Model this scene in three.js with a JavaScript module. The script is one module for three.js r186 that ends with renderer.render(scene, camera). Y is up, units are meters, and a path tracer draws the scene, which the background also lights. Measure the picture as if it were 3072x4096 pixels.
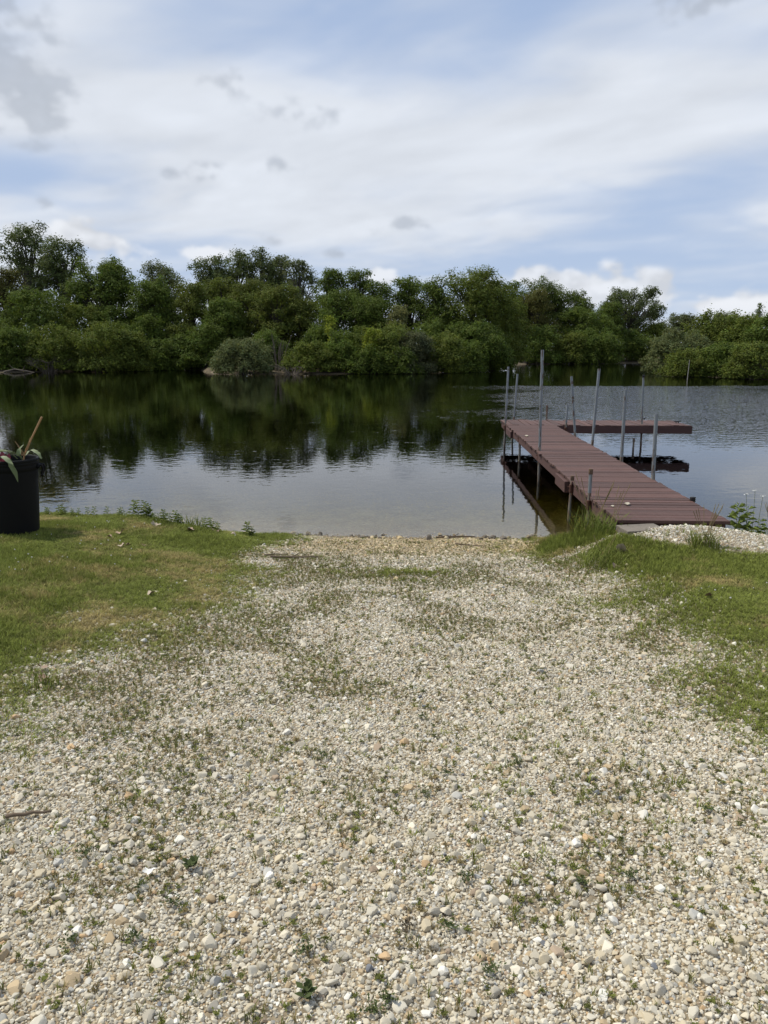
import * as THREE from 'three';
import { mergeGeometries, toCreasedNormals } from 'three/addons/utils/BufferGeometryUtils.js';
import { RoundedBoxGeometry } from 'three/addons/geometries/RoundedBoxGeometry.js';

// ---------- helpers: random, noise, easing ----------
const rngOf = (a) => () => { a |= 0; a = a + 0x6D2B79F5 | 0; let t = Math.imul(a ^ a >>> 15, 1 | a); t = t + Math.imul(t ^ t >>> 7, 61 | t) ^ t; return ((t ^ t >>> 14) >>> 0) / 4294967296; };
const hash = (x, y, z) => { let h = Math.imul(x, 374761393) ^ Math.imul(y, 668265263) ^ Math.imul(z, 2147483647 - 1274126177); h = Math.imul(h ^ h >>> 13, 1274126177); h = Math.imul(h ^ h >>> 15, 2246822519); return ((h ^ h >>> 16) >>> 0) / 4294967296; };
const fade = (t) => t * t * t * (t * (t * 6 - 15) + 10);
function noise2(x, y, s = 0) {
  const xi = Math.floor(x), yi = Math.floor(y), u = fade(x - xi), v = fade(y - yi);
  const a = hash(xi, yi, s), b = hash(xi + 1, yi, s), c = hash(xi, yi + 1, s), d = hash(xi + 1, yi + 1, s);
  return a + (b - a) * u + (c - a + (a - b - c + d) * u) * v;
}
function fbm(x, y, oct, s = 0) { let v = 0, a = 0.5, t = 0; for (let i = 0; i < oct; i++) { v += a * noise2(x, y, s + i * 17); t += a; a *= 0.5; const nx = x * 1.62 - y * 1.21, ny = x * 1.21 + y * 1.62; x = nx + 3.7; y = ny - 1.9; } return v / t; }
const sm = (a, b, x) => { const t = Math.min(1, Math.max(0, (x - a) / (b - a))); return t * t * (3 - 2 * t); };
const mix = (a, b, t) => a + (b - a) * t;
function table(T, x) { if (x <= T[0][0]) return T[0][1]; for (let i = 1; i < T.length; i++) if (x <= T[i][0]) return mix(T[i - 1][1], T[i][1], sm(T[i - 1][0], T[i][0], x)); return T[T.length - 1][1]; }
const V = (x, y, z) => new THREE.Vector3(x, y, z);

// ---------- camera, renderer, sky, sun ----------
const scene = new THREE.Scene();
const camera = new THREE.PerspectiveCamera(67.3, 768 / 1024, 0.05, 3000);
camera.position.set(0, 2.3, 0);
camera.rotation.set(THREE.MathUtils.degToRad(-11.78), 0, 0);
const renderer = new THREE.WebGLRenderer({ antialias: true });
renderer.toneMapping = THREE.LinearToneMapping;
renderer.toneMappingExposure = 1.0;
renderer.shadowMap.enabled = true;

const toSun = V(-0.50, 0.82, -0.20).normalize();
const sun = new THREE.DirectionalLight(new THREE.Color().setRGB(1.0, 0.94, 0.82), 4.1);
sun.name = 'sun';
sun.position.copy(toSun).multiplyScalar(120);
sun.castShadow = true;
sun.shadow.radius = 2;
sun.shadow.mapSize.set(4096, 4096);
Object.assign(sun.shadow.camera, { left: -130, right: 130, top: 130, bottom: -130, near: 1, far: 400 });
scene.add(sun, sun.target);

function skyTexture() {
  const W = 2560, Hh = 1280, data = new Float32Array(W * Hh * 4);
  // [azimuth, elevation, width, height, amount]; azimuth 0 looks down the lake
  const veil = [[-15, 16, 9, 7, 0.20], [2, 14.5, 11, 5, 0.26], [14, 14.8, 13, 2.8, 0.34, 0.10], [-7, 10, 8, 2.5, 0.20], [-20, 19, 5, 4, 0.2], [3, 8.5, 10, 2, 0.16], [12, 8.3, 12, 1.1, 0.16, 0.2],
    [-24, 10.9, 4.5, 1.9, -0.50, -0.1], [8.5, 19.6, 5.5, 2.4, -0.36, 0.55], [21, 10.0, 9, 1.5, -0.46, 0.2], [14, 6.4, 9, 1.1, -0.40, 0.12], [-17, 6.0, 5, 1.2, -0.2], [-4, 21, 5, 2, -0.2], [22, 18.2, 5, 1.0, -0.18, -0.1], [22, 4, 7, 1.6, -0.25]];
  const puff = [[14.8, 4.5, 2.6, 1.3, 0.62], [12.4, 4.6, 2.2, 1.0, 0.5], [18.8, 4.1, 1.7, 1.1, 0.55], [24.6, 3.2, 2.6, 1.4, 0.6], [21.6, 3.0, 1.2, 0.6, 0.4], [-24, 7.6, 2.0, 1.0, 0.56], [-20.6, 7.4, 1.6, 1.0, 0.5], [-18.2, 7.0, 2.2, 1.0, 0.56], [-12, 6.9, 2.0, 0.8, 0.5], [-0.6, 5.2, 1.5, 0.9, 0.5], [10.0, 5.2, 1.2, 0.6, 0.5]];
  const grey = [[-24.5, 17.2, 3.6, 4.0, 0.62], [-21.8, 14.4, 1.9, 1.8, 0.42], [21, 20.8, 3.4, 1.2, 0.66], [-10.8, 17.3, 1.9, 1.0, 0.40], [-12.4, 11.8, 2.1, 0.6, 0.50], [-14.4, 11.6, 0.8, 0.4, 0.36], [-7.3, 12.3, 1.7, 0.7, 0.46], [1.6, 8.7, 1.7, 0.6, 0.52], [-0.8, 8.2, 1.3, 0.32, 0.44], [-8.1, 7.6, 1.0, 0.45, 0.42], [-3.1, 6.8, 1.2, 0.4, 0.48], [-5, 15.6, 4.4, 1.2, 0.30], [-22.6, 9.2, 0.7, 0.6, 0.3]];
  const blobs = (L, a, e) => { let v = 0; for (const [ca, ce, wa, we, k, slant = 0] of L) { const da = a - ca, q = (da * da) / (wa * wa) + ((e - ce - slant * da) / we) ** 2; if (q < 9) v += k * Math.exp(-q); } return v; };
  for (let j = 0; j < Hh; j++) {
    const el = (j + 0.5) / Hh * 180 - 90;
    for (let i = 0; i < W; i++) {
      const o = (j * W + i) * 4; data[o + 3] = 1;
      if (el < -0.2) { data[o] = 0.5; data[o + 1] = 0.56; data[o + 2] = 0.66; continue; }
      let az = (i + 0.5) / W * 360 - 180 + 90; if (az > 180) az -= 360;
      const e = THREE.MathUtils.degToRad(Math.max(el, 0)), a = THREE.MathUtils.degToRad(az);
      const k = Math.cos(e) / (Math.sin(e) + 0.10), px = Math.sin(a) * k, py = Math.cos(a) * k;
      const near = Math.abs(az) < 45 && el < 32;
      // thin high veil, drawn out in streaks
      const wx = fbm(px * 0.9 + 7, py * 0.9, 3, 5), wy = fbm(px * 0.9, py * 0.9 + 9, 3, 11);
      const f = fbm(px * 0.75 + wx * 2.2 + 20, py * 1.1 + wy * 1.6 + 4, 6, 23);
      const dx = px * 0.82 - py * 0.57, dy = px * 0.57 + py * 0.82, f2 = fbm(dx * 1.7 + wy * 1.8, dy * 3.6 + wx * 1.4, 6, 41);
      let c = f + (f2 - 0.5) * 0.36 + (fbm(dx * 4 + wx * 2, dy * 8 + wy * 2, 5, 63) - 0.5) * 0.16 + 0.10 + (near ? 0.78 * blobs(veil, az, el) : 0);
      c = sm(0.18, 0.98, c);
      // blue behind
      const hz = Math.exp(-el / 7);
      let r = mix(0.41, 0.52, hz), g = mix(0.525, 0.635, hz), b = mix(0.745, 0.80, hz);
      const top = sm(10, 60, el); r = mix(r, 0.17, top); g = mix(g, 0.29, top); b = mix(b, 0.53, top);
      const f3 = fbm(dx * 5 + wx * 3, dy * 8 + wy * 3, 5, 57), wl = 0.84 + 0.20 * f2 + 0.12 * f3;
      r = mix(r, 0.745 * wl, c * 0.94); g = mix(g, 0.785 * wl, c * 0.94); b = mix(b, 0.85 * wl, c * 0.94);
      // heaped white clouds low over the horizon
      const h1 = fbm(az * 0.48 + 50, el * 0.78, 6, 71), h2 = fbm(az * 0.48 + 49.8, el * 0.78 + 0.5, 6, 71);
      const bank = near ? blobs(puff, az, el) : 0.62 * sm(0.52, 0.72, noise2(az * 0.09 + 3, el * 0.16, 90)) * Math.exp(-(((el - 5) / 3) ** 2));
      const p = sm(0.54, 0.84, (h1 - 0.5) * 1.5 + 0.42 + bank) * sm(0.06, 0.2, bank);
      if (p > 0) {
        const q = Math.min(1.06, Math.max(0.78, 0.90 + 0.75 * (h1 - h2)));
        r = mix(r, 0.84 * q, p * 0.8); g = mix(g, 0.86 * q, p * 0.8); b = mix(b, 0.90 * q, p * 0.8);
      }
      // small grey shreds and bigger grey clouds
      const s1 = (fbm(az * 0.8 + 11, el * 1.35 + 3, 7, 131) - 0.5) * 1.7 + 0.5;
      const gb = near ? blobs(grey, az, el) : 0.55 * sm(0.60, 0.80, noise2(az * 0.11 + 31, el * 0.2 + 7, 95));
      const s = sm(0.50, 1.08, s1 * 0.75 + gb) * 0.58 * sm(0.05, 0.25, gb);
      if (s > 0) { const d = 0.92 + 0.3 * (s1 - 0.5); r = mix(r, 0.40 * d, s); g = mix(g, 0.445 * d, s); b = mix(b, 0.52 * d, s); }
      data[o] = r; data[o + 1] = g; data[o + 2] = b;
    }
  }
  const t = new THREE.DataTexture(data, W, Hh, THREE.RGBAFormat, THREE.FloatType);
  t.mapping = THREE.EquirectangularReflectionMapping; t.magFilter = THREE.LinearFilter; t.minFilter = THREE.LinearFilter; t.needsUpdate = true;
  return t;
}
scene.background = skyTexture();
scene.environment = scene.background;

// ---------- object helpers ----------
const taken = new Map();
const numbered = (n) => { const k = (taken.get(n) || 0); taken.set(n, k + 1); return k ? `${n}_${String(k).padStart(3, '0')}` : n; };
function tag(o, label, category, group) { o.userData.label = label; o.userData.category = category; if (group) o.userData.group = group; return o; }
function thing(name, label, category, p = [0, 0, 0], turn = 0, group) { const o = new THREE.Group(); o.name = numbered(name); o.position.set(...p); o.rotation.y = turn; scene.add(o); return tag(o, label, category, group); }
function part(name, geo, m, parent) { const o = new THREE.Mesh(geo, m); o.name = name; o.castShadow = o.receiveShadow = true; parent.add(o); return o; }
function single(name, geo, m, label, category, p, group) { const o = new THREE.Mesh(geo, m); o.name = numbered(name); o.castShadow = o.receiveShadow = true; o.position.set(...p); scene.add(o); return tag(o, label, category, group); }
function structure(name, o) { o.name = name; o.userData.kind = 'structure'; scene.add(o); return o; }
const col = (r, g, b) => new THREE.Color().setRGB(r, g, b);
const std = (r, g, b, rough = 0.9, extra = {}) => new THREE.MeshStandardMaterial({ color: col(r, g, b), roughness: rough, ...extra });

function dataMap(n, fn, srgb = false) { // greyscale or colour tile from fn(u, v) -> number or [r, g, b], 0..1
  const d = new Uint8Array(n * n * 4);
  for (let j = 0; j < n; j++) for (let i = 0; i < n; i++) {
    const v = fn((i + 0.5) / n, (j + 0.5) / n), c = Array.isArray(v) ? v : [v, v, v], o = (j * n + i) * 4;
    for (let k = 0; k < 3; k++) d[o + k] = Math.max(0, Math.min(255, c[k] * 255));
    d[o + 3] = 255;
  }
  const t = new THREE.DataTexture(d, n, n); t.wrapS = t.wrapT = THREE.RepeatWrapping; t.magFilter = THREE.LinearFilter; t.minFilter = THREE.LinearFilter; t.needsUpdate = true;
  if (srgb) t.colorSpace = THREE.SRGBColorSpace;
  return t;
}
function tileNoise(u, v, f, s) { // value noise that repeats over the tile, f cells a side
  const x = u * f, y = v * f, xi = Math.floor(x), yi = Math.floor(y), a = fade(x - xi), b = fade(y - yi), m = (q) => ((q % f) + f) % f;
  const p = hash(m(xi), m(yi), s), q = hash(m(xi + 1), m(yi), s), r = hash(m(xi), m(yi + 1), s), t = hash(m(xi + 1), m(yi + 1), s);
  return p + (q - p) * a + (r - p + (p - q - r + t) * a) * b;
}
const tileFbm = (u, v, f, oct, s) => { let r = 0, a = 0.5, t = 0; for (let i = 0; i < oct; i++) { r += a * tileNoise(u, v, f, s + i); t += a; a *= 0.5; f *= 2; } return r / t; };

function tube(points, radii, sides = 6, cap = true) { // tapered tube along points
  const pos = [], idx = [], n = points.length, up = V(0.31, 0.2, 0.93);
  for (let i = 0; i < n; i++) {
    const d = points[Math.min(n - 1, i + 1)].clone().sub(points[Math.max(0, i - 1)]).normalize();
    const a = V().crossVectors(d, Math.abs(d.dot(up)) > 0.95 ? V(1, 0, 0) : up).normalize(), b = V().crossVectors(d, a);
    for (let k = 0; k < sides; k++) { const t = k / sides * Math.PI * 2, c = Math.cos(t) * radii[i], s = Math.sin(t) * radii[i]; pos.push(points[i].x + a.x * c + b.x * s, points[i].y + a.y * c + b.y * s, points[i].z + a.z * c + b.z * s); }
  }
  for (let i = 0; i < n - 1; i++) for (let k = 0; k < sides; k++) { const p = i * sides + k, q = i * sides + (k + 1) % sides; idx.push(p, q, p + sides, q, q + sides, p + sides); }
  if (cap) for (const e of [0, n - 1]) { const c = pos.length / 3; pos.push(points[e].x, points[e].y, points[e].z); for (let k = 0; k < sides; k++) { const p = e * sides + k, q = e * sides + (k + 1) % sides; e ? idx.push(p, q, c) : idx.push(q, p, c); } }
  const g = new THREE.BufferGeometry(); g.setAttribute('position', new THREE.Float32BufferAttribute(pos, 3)); g.setIndex(idx); g.computeVertexNormals();
  return g;
}
const wobble = (r, k) => (r() - 0.5) * 2 * k;

// ---------- shape of the land ----------
const SHORE = [[-14, -11.2], [-7, -10.3], [-4.6, -10.05], [-2.8, -9.85], [-1.6, -9.62], [0, -9.45], [1.9, -9.4], [2.6, -8.75], [4.2, -8.5], [5.2, -9.2], [8, -10.2], [14, -12], [60, -16]];
const FAR = [[-180, 110], [-60, 96], [-40, 98], [-26, 97], [-21.6, 97], [-18.3, 101], [-16.3, 106], [-13.7, 105], [-12.4, 84.5], [-6, 81], [3, 85], [6.6, 100], [8.2, 124], [9.5, 142], [11, 150], [13.7, 157], [18.9, 167], [19.4, 98], [20.6, 88], [23.6, 79], [26.2, 74], [40, 64], [70, 60], [180, 110]];
const shoreZ = (x) => table(SHORE, x) + (fbm(x * 1.9 + 3, 0.5, 4, 27) - 0.5) * 0.34 * sm(12, 4, Math.abs(x));
const MOUND = (x, z) => Math.exp(-(((x - 3.15) / 0.85) ** 2) - (((z + 7.6) / 0.62) ** 2));
function land(x, z) {
  const d = z - shoreZ(x), dist = Math.hypot(x, z);
  if (d >= 0 || z > -7) {
    const q = Math.max(d, 0), ramp = 0.098 * q - 0.0014 * q * q;
    const left = 0.30 * sm(0, 0.9, q) + 0.056 * q - 0.0006 * q * q, right = 0.33 * sm(0, 0.9, q) + 0.060 * q - 0.0014 * q * q;
    let h = mix(ramp, left, 1 - sm(-3.2, -1.3, x)); h = mix(h, right, sm(1.7, 2.6, x));
    h = Math.min(h, 0.95 + 0.01 * q);
    return h + 0.17 * MOUND(x, z) + (fbm(x * 1.3, z * 1.3, 3, 7) - 0.5) * 0.05 * sm(0, 1, q);
  }
  const az = THREE.MathUtils.radToDeg(Math.atan2(x, -z)), R = table(FAR, az), w = dist - R + (fbm(x * 0.15, z * 0.15, 3, 3) - 0.5) * 3;
  if (w > 0) return 0.14 * sm(0, 2.5, w) + 0.6 * sm(2, 25, w) + 0.012 * Math.min(w, 300);
  return -Math.min(1.8, -0.11 * d, 0.12 + -w * 0.12) + (fbm(x * 0.8, z * 0.8, 2, 13) - 0.5) * 0.06 * sm(0, 1.5, -d);
}
const LEFT_EDGE = [[-12, -1.15], [-9.3, -1.2], [-7.8, -1.42], [-6.9, -1.15], [-6, -1.32], [-4.8, -1.62], [-3.5, -1.95], [-2, -2.4], [4, -2.8]];
const RIGHT_EDGE = [[-12, 1.8], [-8.6, 1.72], [-7.8, 1.88], [-6, 1.92], [-4.6, 1.94], [-3.4, 1.86], [-2, 2.1], [4, 2.6]];
function gravelMask(x, z) { // 1 on the stones, 0 on the turf
  const n = (fbm(x * 1.7 + 5, z * 1.7, 4, 61) - 0.5) * 1.15;
  const lane = Math.min(sm(-0.85, 0.62, x - table(LEFT_EDGE, z) + n * 0.9), sm(-0.75, 0.55, table(RIGHT_EDGE, z) - x + n * 0.9));
  const heap = sm(0.22, 0.5, MOUND(x - 0.1, z) + n * 0.3) * (z > -8.1 ? 1 : 0);
  const chute = sm(0.10, 0.03, Math.abs(z + 7.75 - (x - 2.1) * -0.1) * 0.5 + Math.abs(x - 2.05) * 0.12 + n * 0.05);
  return Math.min(1, lane + heap + chute * 0.6);
}
function weedMask(x, z) { // patches of small green growth among the stones
  const p = (cx, cz, rx, rz, k) => k * Math.exp(-(((x - cx) / rx) ** 2) - (((z - cz) / rz) ** 2));
  const f = fbm(x * 2.3 + 40, z * 2.3, 4, 83);
  return sm(0.46, 0.80, f + p(0.1, -7.0, 0.55, 0.28, 0.36) + p(-0.4, -6.8, 0.4, 0.2, 0.22) + p(1.2, -6.6, 0.7, 0.18, 0.24) + p(0.5, -5.2, 0.4, 0.25, 0.14) + p(-1.1, -4.4, 0.5, 1.4, 0.12) - p(0.6, -4.4, 0.55, 1.0, 0.14) - p(0.6, -8.6, 2, 0.7, 0.12) - p(0.95, -2.7, 0.6, 1.0, 0.14) + p(-0.5, -2.7, 0.8, 0.8, 0.05));
}

// ---------- ground: one sheet to the horizon ----------
{
  const lines = (a, b, step, lo, hi, grow) => { const r = []; for (let v = a; v <= b + 1e-6; v += step) r.push(v); let s = step, v = b; while (v < hi) { s = Math.min(s * grow, 12); v += s; r.push(v); } s = step; v = a; while (v > lo) { s = Math.min(s * grow, 12); v -= s; r.unshift(v); } return r; };
  const xs = lines(-5.5, 5.5, 0.07, -700, 700, 1.06), zs = lines(-12.5, 0.5, 0.07, -700, 40, 1.045);
  const pos = [], color = [], uv = [], idx = [];
  for (const z of zs) for (const x of xs) {
    const h = land(x, z), d = z - shoreZ(x); pos.push(x, h, z); uv.push(x / 1.7, z / 1.7);
    let c = [0.12, 0.095, 0.05];
    const m = gravelMask(x, z), n = fbm(x * 3, z * 3, 3, 19);
    if (z > -14 && Math.abs(x) < 14 && d > -3) {
      const turf = [0.13 + 0.06 * n, 0.105 + 0.05 * n, 0.055 + 0.02 * n], grit = [0.26 + 0.12 * n, 0.215 + 0.10 * n, 0.145 + 0.07 * n];
      c = turf.map((v, k) => mix(v, grit[k], d < 0.25 ? 1 : m));
    } else if (h < 0) c = [0.26 + 0.12 * n, 0.215 + 0.10 * n, 0.145 + 0.07 * n];
    else if (Math.hypot(x, z) > 40) c = [0.075 + 0.07 * n, 0.058 + 0.052 * n, 0.032 + 0.03 * n];
    color.push(...c);
  }
  const w = xs.length;
  for (let j = 0; j < zs.length - 1; j++) for (let i = 0; i < w - 1; i++) { const a = j * w + i; idx.push(a, a + w, a + 1, a + 1, a + w, a + w + 1); }
  const g = new THREE.BufferGeometry();
  g.setAttribute('position', new THREE.Float32BufferAttribute(pos, 3)); g.setAttribute('color', new THREE.Float32BufferAttribute(color, 3)); g.setAttribute('uv', new THREE.Float32BufferAttribute(uv, 2));
  g.setIndex(idx); g.computeVertexNormals();
  const grit = dataMap(1024, (u, v) => { const n = tileFbm(u, v, 64, 4, 3), k = tileFbm(u, v, 8, 3, 9); const s = 0.42 + 0.75 * n + 0.25 * (k - 0.5); return [s, s * 0.985, s * 0.96]; });
  const relief = dataMap(1024, (u, v) => tileFbm(u, v, 48, 5, 21));
  const o = structure('ground', new THREE.Mesh(g, new THREE.MeshStandardMaterial({ vertexColors: true, map: grit, bumpMap: relief, bumpScale: 0.02, roughness: 1 })));
  o.receiveShadow = o.castShadow = true;
}

// ---------- lake ----------
{
  const N = 1024, T = 5.0, h = new Float32Array(N * N), r = rngOf(77);
  const waves = []; // wave numbers that fit the tile
  for (let i = 0; i < 46; i++) { const lam = 0.09 * Math.pow(8, r()), a = Math.PI / 2 + wobble(r, 1.25), k = T / lam; const kx = Math.round(Math.cos(a) * k), ky = Math.round(Math.sin(a) * k); if (kx || ky) waves.push([kx, ky, lam, r() * 6.283]); }
  let lo = 1e9, hi = -1e9;
  for (let j = 0; j < N; j++) for (let i = 0; i < N; i++) { let s = 0; const u = i / N * 6.283185, v = j / N * 6.283185; for (const [kx, ky, l, p] of waves) s += Math.pow(l, 0.65) * Math.sin(kx * u + ky * v + p); h[j * N + i] = s; if (s < lo) lo = s; if (s > hi) hi = s; }
  const d = new Float32Array(N * N * 4); for (let i = 0; i < N * N; i++) { const v = (h[i] - lo) / (hi - lo); d[i * 4] = d[i * 4 + 1] = d[i * 4 + 2] = v; d[i * 4 + 3] = 1; }
  const ripple = new THREE.DataTexture(d, N, N, THREE.RGBAFormat, THREE.FloatType); ripple.wrapS = ripple.wrapT = THREE.RepeatWrapping; ripple.magFilter = ripple.minFilter = THREE.LinearFilter; ripple.needsUpdate = true;
  const LEVELS = 10, mats = [];
  for (let k = 0; k < LEVELS; k++) mats.push(new THREE.MeshPhysicalMaterial({ color: col(1, 1, 1), roughness: 0.012, ior: 1.333, transmission: 1, thickness: 2, attenuationColor: col(0.34, 0.34, 0.14), attenuationDistance: 0.38, bumpMap: ripple, bumpScale: 0.0013 + 0.06 * Math.pow(k / (LEVELS - 1), 1.6) }));
  // how ruffled by the breeze each spot is
  const ruffle = (x, z) => {
    const n = (fbm(x * 0.11, z * 0.22, 4, 5) - 0.5), n2 = fbm(x * 0.5, z * 0.25, 3, 15) - 0.5;
    const band = sm(-53.5, -52, z + 2.2 * n + 0.02 * x) * sm(-15.5, -24, z + 6 * n + 4 * n2);
    const side = sm(1, 13, x + (-(z) - 30) * 0.05 + 12 * n);
    const far = 0.16 * sm(0.1, 0.3, n) * sm(-60, -90, z);
    return Math.max(0, Math.min(1, band * side * (0.8 + 0.9 * n2) + far + 0.02 * sm(-13, -30, z)));
  };
  const xs = [], zs = []; for (let x = -130, s; x < 130; x += s) { xs.push(x); s = Math.abs(x) < 26 ? 0.5 : 2; } xs.push(130);
  for (let z = -7.2, s; z > -200; z -= s) { zs.push(z); s = 0.25 + Math.max(0, -z - 12) * 0.014; } zs.push(-200);
  const pos = [], uv = [], nor = [], w = xs.length, by = Array.from({ length: LEVELS }, () => []), rr = rngOf(5);
  for (const z of zs) for (const x of xs) { pos.push(x, 0, z); nor.push(0, 1, 0); uv.push(x / T, z / T); }
  for (let j = 0; j < zs.length - 1; j++) for (let i = 0; i < w - 1; i++) {
    const a = j * w + i, cx = (xs[i] + xs[i + 1]) / 2, cz = (zs[j] + zs[j + 1]) / 2;
    const k = Math.min(LEVELS - 1, Math.floor(ruffle(cx, cz) * (LEVELS - 1) + rr()));
    by[k].push(a, a + 1, a + w, a + 1, a + w + 1, a + w);
  }
  const g = new THREE.BufferGeometry(); g.setAttribute('position', new THREE.Float32BufferAttribute(pos, 3)); g.setAttribute('normal', new THREE.Float32BufferAttribute(nor, 3)); g.setAttribute('uv', new THREE.Float32BufferAttribute(uv, 2));
  const idx = []; by.forEach((b, k) => { if (b.length) { g.addGroup(idx.length, b.length, k); for (const v of b) idx.push(v); } }); g.setIndex(idx);
  const o = structure('lake_water', new THREE.Mesh(g, mats)); o.receiveShadow = true;
}

// ---------- trees and shrubs across the lake ----------
const TONES = { // base colours of leaves, by kind of plant
  grey: [0.102, 0.134, 0.048], pale: [0.120, 0.148, 0.064], oak: [0.100, 0.140, 0.032], fresh: [0.102, 0.148, 0.024], leaf: [0.120, 0.156, 0.026],
  olive: [0.112, 0.142, 0.024], brown: [0.108, 0.112, 0.030], silver: [0.134, 0.162, 0.068], ash: [0.106, 0.122, 0.062], lime: [0.23, 0.28, 0.035], cream: [0.195, 0.208, 0.088],
};
const leafMats = {};
for (const k in TONES) leafMats[k] = new THREE.MeshPhysicalMaterial({ color: col(...TONES[k]), vertexColors: true, roughness: 0.9, specularIntensity: 0.25, transmission: 0.42, thickness: 0, side: THREE.DoubleSide });
const barkMat = std(0.06, 0.05, 0.038, 1), greyBark = std(0.085, 0.078, 0.066, 1), deadMat = std(0.12, 0.10, 0.08, 1);

function lobesOf(type, H, w, cb, r) { // lumps of foliage: [x, y, z, rx, ry]
  const L = [], c0 = cb * H, ch = H - c0;
  const push = (x, y, z, a, b) => L.push([x, y, z, a, b]);
  if (type === 'maple') {
    for (let i = 0; i < 40; i++) { const t = r() * 6.283, u = Math.pow(r(), 0.8), R = w * (0.78 + wobble(r, 0.12)) * Math.sqrt(1 - (u * 0.96) ** 2 * 0.92), k = w * (0.22 + r() * 0.2); push(Math.cos(t) * R, c0 + ch * (0.12 + 0.76 * u) , Math.sin(t) * R, k, k * 0.8); }
    for (let i = 0; i < 8; i++) push(wobble(r, w * 0.45), c0 + ch * (0.3 + r() * 0.45), wobble(r, w * 0.45), w * 0.4, w * 0.36);
  } else if (type === 'cottonwood') {
    const n = 26; for (let i = 0; i < n; i++) { const t = r() * 6.283, u = Math.pow((i + r()) / n, 0.9), R = w * (0.30 + 0.55 * r()) * (1.05 - 0.62 * u * u), k = w * (0.24 + r() * 0.2); push(Math.cos(t) * R, c0 + ch * (0.06 + 0.86 * u), Math.sin(t) * R, k, k * (0.85 + r() * 0.5)); }
    push(wobble(r, w * 0.2), H - w * 0.2, 0, w * 0.2, w * 0.24);
  } else if (type === 'locust') {
    const n = 32; for (let i = 0; i < n; i++) { const t = r() * 6.283, u = (i + r()) / n, R = w * (0.25 + 0.6 * Math.sqrt(r())) * (1 - 0.55 * u ** 2.2), k = w * (0.28 + r() * 0.24); push(Math.cos(t) * R, c0 + ch * (0.05 + 0.9 * u), Math.sin(t) * R, k, k * (0.42 + 0.2 * r())); }
  } else if (type === 'willow') {
    const n = 44; for (let i = 0; i < n; i++) { const t = r() * 6.283, u = Math.pow(r(), 0.85), R = w * (0.80 + wobble(r, 0.16)) * Math.sqrt(1 - (u * 0.94) ** 2), k = Math.min(w, H * 0.6) * (0.2 + r() * 0.22); push(Math.cos(t) * R, Math.max(k * 0.55, c0 + ch * (0.04 + 0.84 * u)), Math.sin(t) * R, k, k * (0.75 + r() * 0.35)); }
    if (cb < 0.1) for (let i = 0; i < 11; i++) { const t = (i + r() * 0.6) / 11 * 6.283, k = Math.min(w, H) * (0.2 + 0.1 * r()); push(Math.cos(t) * w * 0.74, k * 0.7, Math.sin(t) * w * 0.74, k, k * 0.75); }
    for (let i = 0; i < 7; i++) push(wobble(r, w * 0.5), c0 + ch * (0.2 + r() * 0.45), wobble(r, w * 0.5), w * 0.34, ch * 0.22);
  } else if (type === 'poplar') {
    const n = 90; for (let i = 0; i < n; i++) { const t = r() * 6.283, u = r(), R = w * Math.sqrt(1 - (u * 0.9) ** 2) * (0.55 + 0.5 * Math.sqrt(r())), k = w * (0.12 + r() * 0.11); push(Math.cos(t) * R, c0 + ch * (0.16 + 0.8 * u), Math.sin(t) * R, k, k * 0.8); }
  } else if (type === 'pine') {
    for (let i = 0; i < 26; i++) { const u = i / 26, t = r() * 6.283, R = w * 0.75 * (1 - u * 0.8) * r(), k = w * (0.42 - 0.24 * u); push(Math.cos(t) * R, c0 + ch * (0.03 + 0.95 * u), Math.sin(t) * R, k, k * 0.5); }
  } else for (let i = 0; i < 16; i++) { const u = i / 16; push(wobble(r, w * 0.55), c0 + ch * (0.1 + 0.86 * u), wobble(r, w * 0.5), w * (0.5 - 0.25 * u), w * 0.42); }
  if (type !== 'pine') for (const [x, y, z, a, b] of L.slice()) for (let k = 0; k < 2; k++) { const t = r() * 6.283, u = r() * 1.5 - 0.5, q = a * (0.26 + 0.26 * r()), f = Math.sqrt(Math.max(0.05, 1 - u * u)); L.push([x + Math.cos(t) * f * a * 0.95, Math.max(0.2, Math.min(H - q * 0.4, y + u * b * 1.05)), z + Math.sin(t) * f * a * 0.95, q, q * (0.6 + 0.5 * r())]); }
  return L;
}
const gauss = (r) => (r() + r() + r() - 1.5) * 1.15;
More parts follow.
